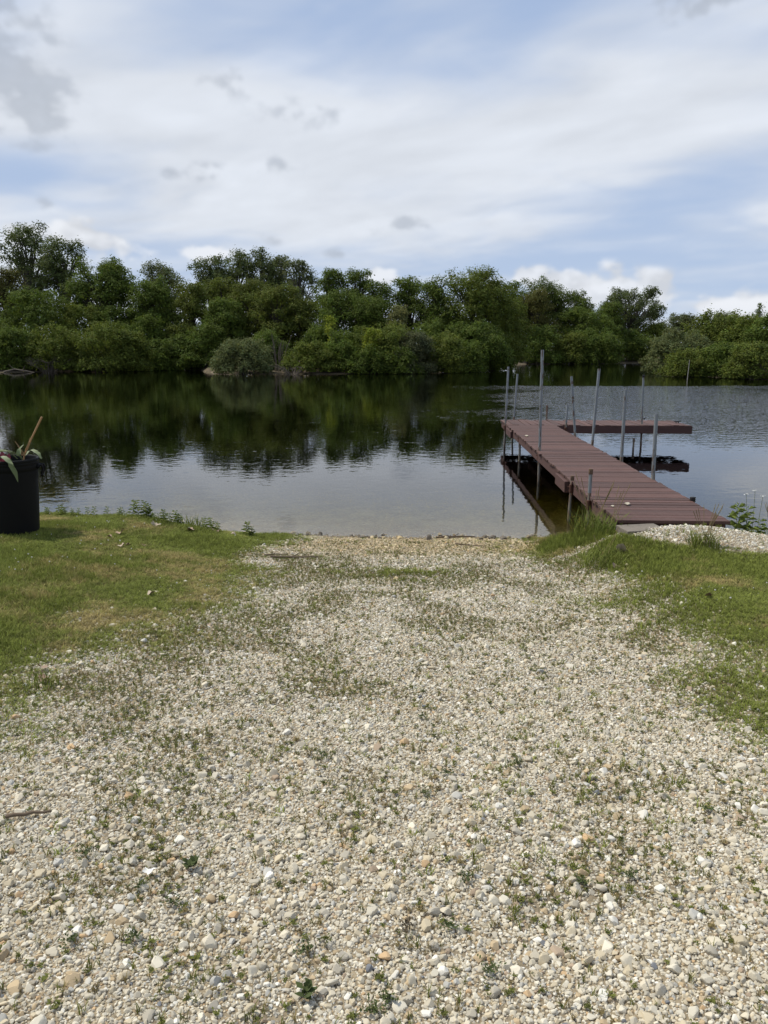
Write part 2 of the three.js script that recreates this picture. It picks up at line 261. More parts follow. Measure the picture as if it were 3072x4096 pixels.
function foliage(L, s, r, density, out) { // many small leaf-shaped faces, two triangles each
  const pos = [], color = [], idx = [], n = V(), t = V(), b = V(), c = V(), d = V();
  for (const [x, y, z, a, h] of L) {
    const tufts = Math.max(5, Math.round(1.3 * density * (a / s) ** 1.35)), lt = 0.85 + r() * 0.3;
    for (let k = 0; k < tufts; k++) {
      d.set(gauss(r), gauss(r) + 0.18, gauss(r)).normalize(); const rad = 0.25 + 0.76 * Math.sqrt(r());
      c.set(x + d.x * a * rad, y + d.y * h * rad, z + d.z * a * rad);
      const tt = lt * (0.78 + 0.44 * r()), q = s * (1.3 + 1.3 * r()), warm = 0.9 + 0.25 * r();
      for (let m = 0; m < 6; m++) {
        const px = c.x + gauss(r) * q, py = Math.max(0.12, c.y + gauss(r) * q * 0.75), pz = c.z + gauss(r) * q;
        n.set(d.x * 0.7 + gauss(r) * out, d.y * 0.7 + 0.45 + gauss(r) * out, d.z * 0.7 + gauss(r) * out).normalize();
        t.set(gauss(r), gauss(r) - 0.2, gauss(r)).cross(n).normalize(); b.crossVectors(n, t);
        const l = s * (0.5 + 0.45 * r()), wd = l * (0.36 + 0.2 * r()), i = pos.length / 3, f = -0.22 * l;
        pos.push(px - t.x * l, py - t.y * l, pz - t.z * l, px + b.x * wd + n.x * f, py + b.y * wd + n.y * f, pz + b.z * wd + n.z * f, px + t.x * l, py + t.y * l, pz + t.z * l, px - b.x * wd + n.x * f, py - b.y * wd + n.y * f, pz - b.z * wd + n.z * f);
        const k1 = tt * (0.85 + 0.3 * r()); for (let e = 0; e < 4; e++) color.push(k1 * warm, k1, k1 * (1.9 - warm) * 0.95);
        idx.push(i, i + 1, i + 2, i, i + 2, i + 3);
      }
    }
  }
  const g = new THREE.BufferGeometry(); g.setAttribute('position', new THREE.Float32BufferAttribute(pos, 3)); g.setAttribute('color', new THREE.Float32BufferAttribute(color, 3)); g.setIndex(idx);
  return g;
}
function limbs(type, L, H, w, cb, r) {
  const G = [], base = type === 'willow' ? 0.03 * H : 0.018 * H + 0.03 * w, c0 = cb * H;
  if (type === 'willow') {
    for (let i = 0; i < 9; i++) { const l = L[Math.floor(r() * L.length)], x0 = wobble(r, w * 0.3), z0 = wobble(r, w * 0.3); G.push(tube([V(x0, -0.4, z0), V(mix(x0, l[0], 0.4) + wobble(r, 0.2), l[1] * 0.55, mix(z0, l[2], 0.4)), V(l[0] * 0.96, l[1], l[2] * 0.96)], [0.07, 0.05, 0.015], 4)); }
    return mergeGeometries(G);
  }
  const top = type === 'poplar' ? 0.5 : 0.82, mid = V(wobble(r, w * 0.12), mix(c0, H, 0.25), wobble(r, w * 0.12)), end = V(wobble(r, w * 0.2), H * top, wobble(r, w * 0.2));
  const trunk = [V(0, -0.5, 0), V(wobble(r, 0.2), c0 * 0.6 + 0.4, 0), mid, end];
  G.push(tube(trunk, [base * 1.5, base, base * 0.75, base * 0.22], 7));
  for (const l of L) {
    if (l[3] < w * 0.16 && type !== 'poplar') continue;
    const y = Math.min(l[1] * (0.45 + 0.25 * r()), H * top * 0.94), f = y < mid.y ? trunk[1].clone().lerp(mid, Math.max(0, Math.min(1, (y - trunk[1].y) / (mid.y - trunk[1].y + 1e-3)))) : mid.clone().lerp(end, Math.min(1, (y - mid.y) / (end.y - mid.y)));
    const q = V(l[0], l[1], l[2]), m = f.clone().lerp(q, 0.5); m.y += (q.y - f.y) * 0.12; m.x += wobble(r, w * 0.06);
    const R = base * (type === 'poplar' ? 0.22 : 0.34); G.push(tube([f, m, q], [R, R * 0.65, R * 0.2], 4, false));
  }
  return mergeGeometries(G);
}
const TREES = [ // kind, x, z, height, half width, where the crown starts, leaf tone, label
  ['cottonwood', -49.5, -112, 19.5, 4.5, 0.3, 'grey', 'tallest cottonwood of the shore with sky gaps between its limbs'],
  ['cottonwood', -43.7, -110, 17.6, 3.8, 0.36, 'grey', 'open cottonwood with two leaning forked stems beside the tallest cottonwood'],
  ['locust', -49.5, -104, 13.2, 2.4, 0.2, 'brown', 'brownish green tree standing under the tallest cottonwood'],
  ['maple', -37.4, -106, 14.8, 4.1, 0.2, 'fresh', 'dense dark maple with flat broad top between cottonwood and bright green tree'],
  ['maple', -30.6, -104, 12.0, 2.8, 0.25, 'fresh', 'bright green tree with ragged crown right beside the flat topped dark maple'],
  ['cottonwood', -37.0, -135, 16.6, 4.3, 0.3, 'pale', 'pale distant tree showing over the ragged bright green tree'],
  ['cottonwood', -27.0, -124, 16.4, 3.8, 0.3, 'grey', 'cottonwood at the end of the tall row, next to pale distant tree'],
  ['cottonwood', -23.1, -126, 17.4, 3.6, 0.3, 'grey', 'cottonwood second in the tall row from the pale distant tree'],
  ['cottonwood', -19.2, -125, 17.6, 3.5, 0.3, 'grey', 'highest cottonwood of the row behind the peninsula'],
  ['cottonwood', -16.5, -128, 17.1, 3.0, 0.3, 'pale', 'pale cottonwood just past the highest one of the row behind peninsula'],
  ['cottonwood', -12.9, -122, 15.6, 3.2, 0.28, 'pale', 'pale rounded cottonwood ending the tall row behind the yellowish locusts'],
  ['locust', -25.9, -106, 11.3, 3.3, 0.15, 'olive', 'olive locust tree behind the shore shrubs beside the ragged bright tree'],
  ['locust', -22.0, -108, 11.9, 3.4, 0.15, 'olive', 'olive locust behind the small dark maple'],
  ['locust', -17.1, -104, 11.2, 3.1, 0.12, 'olive', 'feathery olive locust in front of the highest cottonwood of the row'],
  ['locust', -13.3, -100, 10.2, 3.3, 0.1, 'olive', 'wide olive locust with layered branches standing behind the bare dead bush'],
  ['locust', -10.4, -99, 8.9, 2.6, 0.1, 'olive', 'low olive locust sloping down below the pale rounded cottonwood'],
  ['maple', -20.2, -101, 9.0, 2.9, 0.15, 'fresh', 'small dark maple with bright leaf edges among the olive locusts'],
  ['locust', -6.9, -103, 12.6, 2.2, 0.42, 'fresh', 'slim locust with open layered top and visible trunk against the sky'],
  ['locust', -3.3, -103, 12.6, 2.0, 0.42, 'fresh', 'slim open locust next to its twin, taller than the sapling below'],
  ['locust', -0.5, -101, 10.8, 2.5, 0.2, 'fresh', 'rounded locust filling the gap beside the two slim open locusts'],
  ['locust', 3.4, -102, 11.5, 2.1, 0.4, 'fresh', 'airy locust standing alone in the sky notch before the great tree'],
  ['locust', -5.7, -97, 9.3, 3.5, 0.08, 'fresh', 'broad blue green locust under the two slim open locusts'],
  ['locust', -2.0, -96, 8.5, 3.0, 0.08, 'fresh', 'blue green locust behind the yellow tipped shrub'],
  ['willow', 1.7, -94, 8.1, 1.2, 0.2, 'cream', 'cream flowered small tree under the airy locust'],
  ['locust', 6.3, -99, 11.0, 2.8, 0.1, 'fresh', 'shoulder tree leaning against the great rounded tree'],
  ['maple', 10.9, -100, 12.5, 5.0, 0.06, 'leaf', 'great rounded tree on the peninsula, widest crown of all'],
  ['locust', 14.6, -104, 11.4, 3.3, 0.06, 'leaf', 'sloping flank tree on the far side of the great rounded tree'],
  ['locust', 17.4, -108, 9.5, 2.2, 0.03, 'leaf', 'last tree of the peninsula leaning out over the cove'],
  ['maple', 10.9, -95, 5.7, 3.8, 0.03, 'fresh', 'blue green low tree under the great rounded tree'],
  ['maple', 32.7, -165, 17.1, 5.7, 0.25, 'oak', 'very dark round headed oak rising behind the cove'],
  ['locust', 29.8, -155, 13.9, 3.6, 0.2, 'brown', 'brownish feathery tree in front of the very dark oak'],
  ['locust', 24.0, -150, 15.3, 2.2, 0.2, 'fresh', 'small treetop peeping between great tree and dark oak'],
  ['locust', 40.5, -165, 14.4, 3.6, 0.22, 'fresh', 'light feathery tree next to the very dark oak'],
  ['locust', 46.1, -165, 12.0, 3.8, 0.18, 'fresh', 'lower feathery tree between dark oak and lone poplar'],
  ['locust', 40.0, -160, 10.5, 5.3, 0.05, 'fresh', 'blue green tree filling the cove shore below the feathery pair'],
  ['willow', 29.8, -150, 7.2, 4.5, 0.0, 'fresh', 'blue green cove bush below the brownish feathery tree'],
  ['willow', 35.6, -150, 5.6, 3.7, 0.0, 'olive', 'olive cove bush between two larger bushes'],
  ['willow', 40.7, -150, 6.7, 4.5, 0.0, 'fresh', 'lit leaning bush bulging over the cove water'],
  ['poplar', 53.8, -172, 16.2, 6.4, 0.22, 'grey', 'lone poplar with fan of bare limbs and leafy outer sprays'],
  ['willow', 51.4, -165, 6.8, 4.9, 0.0, 'fresh', 'dark bush at the foot of the lone poplar'],
  ['willow', 57.8, -168, 8.2, 4.2, 0.0, 'leaf', 'lit bush at the end of the cove beside the silvery willow'],
  ['locust', 56.9, -150, 9.0, 3.2, 0.1, 'pale', 'pale treetop rising behind the silvery willow'],
  ['willow', 30.7, -82, 4.4, 3.0, 0.0, 'silver', 'silvery willow leaning over water at the tip of the near point'],
  ['willow', 28.5, -73, 2.4, 2.2, 0.0, 'leaf', 'low leafy bush at the waterline behind the tall white stake'],
  ['willow', 37.2, -88, 6.6, 3.2, 0.0, 'leaf', 'highest rounded bush on the near point'],
  ['willow', 39.6, -92, 7.2, 1.5, 0.0, 'silver', 'small tufted top poking above the highest rounded bush'],
  ['willow', 38.5, -84, 6.0, 2.9, 0.0, 'leaf', 'broad bush on the near point next to the highest one'],
  ['willow', 38.8, -80, 6.0, 2.5, 0.0, 'fresh', 'broad green bush at the end of the near point'],
  ['pine', 70.7, -150, 11.4, 1.6, 0.15, 'oak', 'dark distant conifer poking above the near point bushes'],
  ['willow', 31.0, -72, 3.1, 2.1, 0.0, 'fresh', 'waterside bush above the bare orange earth bank'],
  ['willow', 31.6, -67, 3.0, 2.1, 0.0, 'leaf', 'waterside bush behind the tangle of bare twigs on the near point'],
  ['willow', -44.1, -100, 10.5, 4.6, 0.0, 'fresh', 'big blue green willow mound under the tallest cottonwood'],
  ['willow', -38.8, -101, 9.3, 3.0, 0.0, 'leaf', 'yellowish willow mound beside the big blue green mound'],
  ['willow', -32.7, -100, 6.1, 2.7, 0.0, 'fresh', 'dark shrub at the foot of the flat topped maple'],
  ['willow', -29.8, -100, 7.4, 2.1, 0.0, 'fresh', 'upright pointed shrub in front of the ragged bright tree'],
  ['willow', -35.2, -103, 8.4, 3.1, 0.0, 'fresh', 'blue green thicket shrub under the flat topped maple'],
  ['willow', -43.1, -92, 4.8, 2.6, 0.0, 'fresh', 'waterside shrub with drifted dead wood at its foot'],
  ['willow', -38.4, -92, 5.3, 3.4, 0.0, 'leaf', 'waterside shrub with bare roots hanging over the water'],
  ['willow', -32.8, -92, 5.8, 4.0, 0.0, 'leaf', 'widest yellowish waterside shrub of the lake shore'],
  ['willow', -29.9, -93, 4.5, 2.3, 0.0, 'leaf', 'yellowish shrub sloping to the water beside the widest one'],
  ['willow', -27.9, -98, 3.7, 2.4, 0.0, 'fresh', 'dark low shrub in the recess of the shore'],
  ['willow', -27.0, -101, 5.9, 2.7, 0.0, 'olive', 'olive shrub below the first olive locust'],
  ['willow', -24.5, -99, 4.2, 3.3, 0.0, 'fresh', 'lit low shrub above the pale sand spit'],
  ['willow', -21.6, -98, 5.5, 2.9, 0.0, 'fresh', 'blue green shrub below the small dark maple'],
  ['willow', -15.0, -83, 3.5, 3.2, 0.0, 'silver', 'silvery rounded willow bush at the tip of the peninsula'],
  ['willow', -13.1, -90, 4.4, 2.4, 0.0, 'fresh', 'blue green shrub between silvery bush and bare dead bush'],
  ['willow', -8.0, -83.5, 3.2, 3.0, 0.0, 'leaf', 'low straggling shrub along the peninsula waterline'],
  ['willow', -4.1, -85, 4.4, 2.5, 0.0, 'fresh', 'fresh green shrub beneath the pale sapling'],
  ['sapling', -5.8, -89, 6.6, 0.8, 0.0, 'lime', 'pale upright sapling rising above the shrubs'],
  ['willow', 0.2, -86, 5.4, 3.7, 0.0, 'leaf', 'large mounded shrub in the middle of the peninsula'],
  ['willow', -1.1, -83.5, 4.7, 0.8, 0.45, 'lime', 'yellow tipped shoot glowing above the large mounded shrub'],
  ['willow', -1.5, -83.5, 3.0, 2.6, 0.0, 'fresh', 'lower waterside shrub in front of the large mound'],
  ['willow', 3.2, -84, 4.3, 2.2, 0.0, 'ash', 'grey green round bush next to the large mound'],
  ['willow', 1.7, -83, 2.7, 2.2, 0.0, 'fresh', 'low green bush below the grey green round bush'],
  ['willow', 6.5, -86, 4.2, 2.4, 0.0, 'leaf', 'shrub between grey green bush and the great rounded tree'],
  ['willow', 9.2, -90, 3.7, 2.4, 0.0, 'fresh', 'lit shrub at the foot of the great rounded tree'],
  ['willow', 13.0, -97, 4.0, 2.9, 0.0, 'fresh', 'dark bush hanging over the water past the great tree'],
  ['willow', -7.1, -92, 5.6, 2.3, 0.0, 'fresh', 'blue green shrub behind the pale sapling'],
  ['willow', 5.6, -92, 6.2, 2.4, 0.0, 'fresh', 'blue green shrub under the shoulder tree'],
];
const KIND = { cottonwood: ['cottonwood_tree', 'tree'], maple: ['maple_tree', 'tree'], locust: ['locust_tree', 'tree'], willow: ['shore_shrub', 'shrub'], poplar: ['poplar_tree', 'tree'], pine: ['pine_tree', 'tree'], sapling: ['sapling', 'tree'] };
let leafTris = 0;
TREES.forEach(([type, x, z, top, w, cb, tone, label], i) => {
  const r = rngOf(1000 + i * 7), y = Math.max(0, land(x, z)), H = top - y, dist = Math.hypot(x, z), L = lobesOf(type, H, w * (type === 'willow' || type === 'poplar' ? 1.06 : 1.14), cb, r);
  const t = thing(KIND[type][0], label, KIND[type][1], [x, y, z], 0, KIND[type][1] === 'shrub' ? 'shrubs along the far shore' : 'trees across the lake');
  part('trunk', limbs(type, L, H, w, cb, r), type === 'poplar' || type === 'cottonwood' ? greyBark : barkMat, t);
  const dens = { cottonwood: 2.6, maple: 2.6, locust: 2.45, willow: 2.5, poplar: 2.4, pine: 2.6, sapling: 2.4 }[type];
  const cg = foliage(L, 0.00195 * Math.min(dist, 130), r, dens, type === 'locust' ? 0.45 : 0.55); leafTris += cg.index.count / 3;
  part('crown', cg, leafMats[tone], t).userData.kind = 'stuff';
});

console.log('leaf triangles', leafTris);
// bare bushes, roots and drift wood at the far waterline
function twigs(n, w, h, r, lean = 0.6) {
  const G = [];
  for (let i = 0; i < n; i++) {
    const a = r() * 6.283, b = V(Math.cos(a) * w * 0.15, -0.15, Math.sin(a) * w * 0.15), e = V(Math.cos(a) * w * (0.3 + 0.7 * r()) , h * (0.5 + 0.5 * r()), Math.sin(a) * w * lean * r()), m = b.clone().lerp(e, 0.5).add(V(wobble(r, w * 0.12), h * 0.12, 0));
    G.push(tube([b, m, e], [0.05, 0.035, 0.012], 4));
    for (let k = 0; k < 3; k++) { const s = m.clone().lerp(e, r() * 0.8); G.push(tube([s, s.clone().add(V(wobble(r, w * 0.3), h * 0.28 * r(), wobble(r, w * 0.2)))], [0.022, 0.008], 3)); }
  }
  return mergeGeometries(G);
}
for (const [x, z, w, h, n, label] of [[-11.6, -85.5, 1.7, 4.0, 14, 'bare grey dead bush standing between the low peninsula shrubs'], [31.5, -66.5, 1.9, 2.2, 22, 'tangle of bare twigs hanging over the water on the near point'], [-38.5, -90, 3.0, 1.9, 26, 'mass of bare roots and twigs under the root hung waterside shrub'], [-9.5, -80.6, 2.6, 1.0, 18, 'low dead brush lying along the peninsula waterline'], [26, -147, 3.2, 1.5, 14, 'pale fallen branch at the back of the cove']])
  single('bare_bush', twigs(n, w, h, rngOf(Math.round(x * 31)), 0.7), deadMat, label, 'dead bush', [x, Math.max(0, land(x, z)), z], 'dead wood on the far shore');
{
  const r = rngOf(9), G = [tube([V(-1.6, 0.05, 0), V(-0.3, 0.34, 0.1), V(1.2, 0.12, 0.2), V(2.2, -0.1, 0.2)], [0.1, 0.09, 0.07, 0.04], 6), tube([V(-0.3, 0.3, 0.1), V(-0.9, 0.9, 0.2)], [0.05, 0.015], 4), tube([V(0.6, 0.2, 0.1), V(1.0, 0.75, 0.3)], [0.05, 0.015], 4)];
  single('driftwood_log', mergeGeometries(G), deadMat, 'bleached branching driftwood log below the drifted waterside shrub', 'driftwood', [-41.5, 0, -88.6]);
  const st = thing('stake', 'tall thin white stake leaning in the water off the near point', 'stake', [24.61, -1.0, -63.39], 0);
  part('shaft', tube([V(0, 0, 0), V(0.10, 2.65, 0)], [0.03, 0.022], 8), std(0.34, 0.32, 0.28, 0.8), st);
}

// ---------- dock ----------
const DK = { x: 2.47, z: -7.93, turn: -0.0477, top: 0.556, w: 1.16, len: 10.78 };
{
  const dock = thing('dock', 'L shaped boat dock with reddish brown planks on steel pipe poles', 'dock', [DK.x, 0, DK.z], DK.turn);
  const c = Math.cos(DK.turn), s = Math.sin(DK.turn);
  const local = (x, z) => { const dx = x - DK.x, dz = z - DK.z; return [c * dx - s * dz, s * dx + c * dz]; };
  const grain = (seed, wear) => dataMap(512, (u, v) => {
    const g = tileFbm(u * 0.5, v, 64, 3, seed) * 0.5 + tileFbm(u, v, 4, 4, seed + 9) * 0.5, st = tileNoise(u * 0.25, v, 96, seed + 4), worn = sm(0.66, 0.80, tileFbm(u * 0.5, v, 12, 4, seed + 20)) * wear;
    const k = 0.72 + 0.4 * g + 0.14 * (st - 0.5); return [mix(k, 1.28 * k, worn) * 0.80, mix(k, 1.5 * k, worn) * 0.74, mix(k, 1.5 * k, worn) * 0.72];
  });
  const rough = dataMap(256, (u, v) => 0.6 * tileNoise(u * 0.25, v, 64, 5) + 0.4 * tileNoise(u, v, 32, 8));
  const wood = [];
  for (let k = 0; k < 7; k++) { const q = 0.76 + 0.075 * k; wood.push(new THREE.MeshStandardMaterial({ color: col(0.120 * q, 0.063 * q, 0.051 * q), map: grain(10 + k * 31, 0.6 + 0.35 * (k % 3)), bumpMap: rough, bumpScale: 0.003, roughness: 0.72 })); }
  const beamMat = new THREE.MeshStandardMaterial({ color: col(0.105, 0.052, 0.044), map: grain(301, 0.35), bumpMap: rough, bumpScale: 0.003, roughness: 0.75 });
  const r = rngOf(42), lens = [0, 1, 2, 3].map((k) => new RoundedBoxGeometry(1.155 + k * 0.012, 0.036, 0.1335, 1, 0.005)), armLens = [0, 1, 2].map((k) => new RoundedBoxGeometry(1.43 + k * 0.012, 0.036, 0.135, 1, 0.005));
  const plank = (geo, x, y, z, turn) => { const p = part('plank', geo, wood[Math.floor(r() * wood.length)], dock); p.position.set(x, y, z); p.rotation.y = turn; p.rotation.x = wobble(r, 0.02); p.rotation.z = turn ? 0 : wobble(r, 0.002); return p; };
  const pitch = 0.1455, n = Math.round(DK.len / pitch);
  for (let i = 0; i < n; i++) plank(lens[Math.floor(r() * 4)], DK.w / 2 + wobble(r, 0.012), DK.top - 0.018 + wobble(r, 0.003), -(i + 0.5) * pitch + wobble(r, 0.003), wobble(r, 0.004));
  for (let i = 0; i < 30; i++) plank(armLens[Math.floor(r() * 3)], (i + 0.5) * 0.1465 + wobble(r, 0.003), DK.top - 0.016 + wobble(r, 0.003), -(DK.len + 0.012 + 0.725) + wobble(r, 0.01), Math.PI / 2 + 0.02 + wobble(r, 0.006));
  const beam = (name, x0, x1, y0, y1, z0, z1, m = beamMat) => { const b = part(name, new RoundedBoxGeometry(x1 - x0, y1 - y0, z1 - z0, 1, 0.006), m, dock); b.position.set((x0 + x1) / 2, (y0 + y1) / 2, (z0 + z1) / 2); return b; };
  const b0 = 0.365, b1 = DK.top - 0.04, E = -DK.len;
  beam('side_beam', 0.02, 0.06, b0, b1, -6.62, -0.05); beam('side_beam', 0.018, 0.058, b0 + 0.006, b1, E - 1.44, -6.635);
  beam('side_beam', DK.w - 0.06, DK.w - 0.02, b0, b1, E - 0.01, -0.05); beam('stringer', DK.w / 2 - 0.02, DK.w / 2 + 0.02, b0, b1, E - 0.01, -0.1);
  beam('side_beam', 0.065, 4.43, b0 + 0.003, b1, E - 1.46, E - 1.42); beam('side_beam', DK.w - 0.015, 4.43, b0 - 0.004, b1 + 0.03, E - 0.055, E - 0.015); beam('end_beam', 4.39, 4.43, b0, b1, E - 1.415, E - 0.06);
  beam('end_beam', 0.065, DK.w - 0.065, b0 + 0.01, b1, -0.10, -0.06);
  for (const z of [-2.2, -4.4, -6.6, -8.8]) beam('cross_joist', 0.065, DK.w - 0.065, b0 + 0.02, b1 - 0.01, z - 0.02, z + 0.02);
  for (const x of [1.9, 2.8, 3.7]) beam('cross_joist', x - 0.02, x + 0.02, b0 + 0.02, b1 - 0.01, E - 1.415, E - 0.06);
  beam('splice_block', -0.055, 0.016, b0 - 0.02, b1 - 0.01, -3.55, -2.78); beam('splice_block', -0.04, 0.014, b0 - 0.008, b1 - 0.01, -10.62, -9.66);
  // steel pipes, rusted towards the water, with the sockets that hold them
  const pipeMap = dataMap(512, (u, v) => { const n1 = tileFbm(u, v, 12, 4, 3), n2 = tileFbm(u, v, 40, 3, 8), rust = sm(0.62, 0.70, n1 + 0.15 * (n2 - 0.5)), k = 0.85 + 0.3 * n2; return [mix(0.62 * k, 0.34, rust), mix(0.65 * k, 0.22, rust), mix(0.66 * k, 0.15, rust)]; });
  const rustMap = dataMap(512, (u, v) => { const n1 = tileFbm(u, v, 6, 4, 31), n2 = tileFbm(u, v, 30, 3, 18), rust = sm(0.42, 0.56, n1 + 0.2 * (n2 - 0.5)), k = 0.8 + 0.4 * n2; return [mix(0.62 * k, 0.36 * k, rust), mix(0.62 * k, 0.24 * k, rust), mix(0.60 * k, 0.17 * k, rust)]; });
  const steel = new THREE.MeshStandardMaterial({ color: col(0.34, 0.36, 0.375), map: pipeMap, roughness: 0.55, metalness: 0.25 });
  const rusty = new THREE.MeshStandardMaterial({ color: col(0.36, 0.34, 0.31), map: rustMap, roughness: 0.85 });
  const socketMat = new THREE.MeshStandardMaterial({ color: col(0.20, 0.11, 0.085), map: rustMap, roughness: 0.85 }), blackMat = std(0.016, 0.016, 0.017, 0.6);
  const pole = (bx, bz, by, tx, ty, tz, R, o = {}) => {
    const [lx, lz] = local(bx, bz), [ux, uz] = local(tx, tz), b = V(lx, 0, lz), t = V(ux, ty, uz), at = (y) => b.clone().lerp(t, (y - o.ref) / (ty - o.ref)).setY(y);
    o.ref ??= 0; const low = at(by), cut = o.low ?? 0.62;
    const g1 = tube([low, at(Math.min(cut, ty))], [R, R], 14), g2 = ty > cut ? tube([at(cut), t], [R, R], 14) : null;
    const p = part('pole', g2 || g1, g2 ? steel : rusty, dock);
    if (g2) part('rusty_foot', g1, rusty, p);
    for (const g of [g1, g2]) if (g) { const q = g.attributes.position, uv = []; for (let i = 0; i < q.count; i++) uv.push(Math.atan2(q.getX(i) - lx, q.getZ(i) - lz) / 6.283 + bz * 0.37, q.getY(i) * 0.8); g.setAttribute('uv', new THREE.Float32BufferAttribute(uv, 2)); }
    if (o.socket !== false) {
      const m = at(0.455), sg = mergeGeometries([tube([V(m.x, 0.385, m.z), V(m.x, 0.395, m.z), V(m.x, 0.50, m.z), V(m.x, 0.51, m.z)], [R * 1.1, R * 1.5, R * 1.5, R * 1.1], 12), tube([V(m.x - R * 2.4, 0.47, m.z), V(m.x + R * 2.4, 0.47, m.z)], [0.008, 0.008], 6), tube([V(m.x - R * 1.8, 0.41, m.z), V(m.x + R * 1.8, 0.41, m.z)], [0.008, 0.008], 6)]);
      part('socket', sg, socketMat, p);
    }
    if (o.cap) part('cap', tube([V(ux, ty - o.cap, uz), V(ux, ty + 0.004, uz), V(ux, ty + 0.008, uz)], [R * 1.22, R * 1.22, R * 1.1], 14), o.black ? blackMat : rusty, p);
  };
  pole(3.005, -19.13, -1.4, 3.04, 1.94, -19.13, 0.025); pole(3.40, -20.36, -1.4, 3.48, 1.73, -20.36, 0.025);
  pole(2.93, -16.51, -1.2, 2.92, 0.48, -16.51, 0.025, { low: 0.9 }); pole(2.81, -13.79, -0.9, 2.78, 2.33, -13.79, 0.026);
  pole(2.575, -10.47, -0.5, 2.595, 0.62, -10.47, 0.022, { cap: 0.05, low: 0.9 }); pole(2.525, -9.31, -0.3, 2.53, 0.89, -9.31, 0.022, { cap: 0.06, low: 0.6 });
  pole(4.10, -16.37, -1.2, 3.93, 1.79, -16.37, 0.025, { ref: 0.3 }); pole(4.02, -14.87, -1.0, 4.09, 1.98, -14.87, 0.026);
  pole(3.885, -12.49, -0.8, 3.88, 1.70, -12.49, 0.026); pole(3.765, -10.6, -0.6, 3.735, 1.46, -10.6, 0.026); pole(3.69, -9.02, -0.3, 3.685, 0.595, -9.02, 0.027, { cap: 0.05, black: true, low: 0.9 });
  pole(6.30, -18.80, -1.4, 6.25, 1.74, -18.80, 0.024, { cap: 0.05, black: true }); pole(4.38, -18.64, -1.4, 4.42, 1.04, -18.64, 0.024); pole(4.29, -20.36, -1.4, 4.29, 0.92, -20.36, 0.024, { low: 1.2 });
  // mooring cleats
  const cg = mergeGeometries([tube([V(-0.09, 0.05, 0), V(-0.04, 0.04, 0), V(0.04, 0.04, 0), V(0.09, 0.05, 0)], [0.008, 0.012, 0.012, 0.008], 8), tube([V(-0.03, -0.005, 0), V(-0.03, 0.04, 0)], [0.012, 0.01], 8), tube([V(0.03, -0.005, 0), V(0.03, 0.04, 0)], [0.012, 0.01], 8)]);
  for (const [x, z] of [[6.78, -20.2], [7.3, -19.2]]) { const [a, b] = local(x, z), m = part('cleat', cg, blackMat, dock); m.position.set(a, DK.top + 0.002, b); m.rotation.y = 0.1; }
  const pp = thing('water_pipe', 'short rusty pipe standing free in the water beside the dock arm', 'pipe', [6.05, -1.4, -18.62]);
  part('tube', tube([V(0, 0, 0), V(0.01, 1.64, 0)], [0.024, 0.024], 14), std(0.20, 0.165, 0.125, 0.9), pp); part('collar', tube([V(0.01, 1.56, 0), V(0.01, 1.645, 0)], [0.03, 0.03], 14), std(0.17, 0.13, 0.10, 0.9), pp);
  const slab = new RoundedBoxGeometry(0.42, 0.07, 0.3, 2, 0.012);
  const sl = single('concrete_slab', slab, std(0.19, 0.165, 0.135, 0.95, { bumpMap: rough, bumpScale: 0.006 }), 'weathered grey concrete slab under the landward end of the dock', 'slab', [2.66, land(2.66, -7.72) - 0.012, -7.76]); sl.rotation.y = 0.12; sl.rotation.z = 0.02;
}

// ---------- gravel ----------
function stoneShape(seed) {
  let g = new THREE.IcosahedronGeometry(1, 3); g.deleteAttribute('uv'); g.deleteAttribute('normal');
  const r = rngOf(seed), P = [], p = g.attributes.position, v = V(), sx = 0.85 + r() * 0.45, sy = 0.56 + r() * 0.28, sz = 0.75 + r() * 0.35;
  for (let i = 0; i < 15; i++) P.push([V(gauss(r), gauss(r), gauss(r)).normalize(), 0.58 + r() * 0.34]);
  for (let i = 0; i < p.count; i++) {
    v.fromBufferAttribute(p, i).normalize(); let R = 1.3; for (const [n, h] of P) { const d = v.dot(n); if (d > 0.1) R = Math.min(R, h / d); }
    R *= 1 + 0.05 * (noise2(v.x * 3 + v.z * 2 + 9, v.y * 3 - v.z + 9, seed) - 0.5); p.setXYZ(i, v.x * R * sx, v.y * R * sy, v.z * R * sz);
  }
  return toCreasedNormals(g, 0.4);
}
const stoneShapes = Array.from({ length: 10 }, (_, k) => stoneShape(900 + k * 13));
const PALETTE = [[0.51, 0.455, 0.345, 30], [0.58, 0.53, 0.42, 20], [0.42, 0.38, 0.30, 16], [0.48, 0.41, 0.285, 14], [0.43, 0.33, 0.20, 6], [0.40, 0.385, 0.34, 5], [0.47, 0.325, 0.18, 1.2], [0.34, 0.26, 0.18, 2], [0.66, 0.625, 0.54, 7], [0.16, 0.165, 0.175, 0.4]];
function stoneColor(r, x, z) {
  let t = r() * PALETTE.reduce((a, p) => a + p[3], 0), c = PALETTE[0]; for (const p of PALETTE) { t -= p[3]; if (t <= 0) { c = p; break; } }
  const d = z - shoreZ(x), k = (0.80 + 0.30 * r()) * (d < 0.10 ? 0.55 : 1), tan = sm(1.9, 0.7, d) * (x < 1.9 ? 1 : 0) * sm(-1.6, -0.8, x + 0.4 * z + 3.4) , white = sm(0.35, 0.7, MOUND(x, z));
  const o = [c[0] * k, c[1] * k, c[2] * k]; o[0] = mix(o[0], o[0] * 0.98, tan); o[1] = mix(o[1], o[1] * 0.88, tan); o[2] = mix(o[2], o[2] * 0.70, tan);
  return [o[0] * (1.07 + 0.14 * white), o[1] * (1.08 + 0.17 * white), o[2] * (1.10 + 0.24 * white)];
}
const drive = structure('gravel_drive', new THREE.Group());
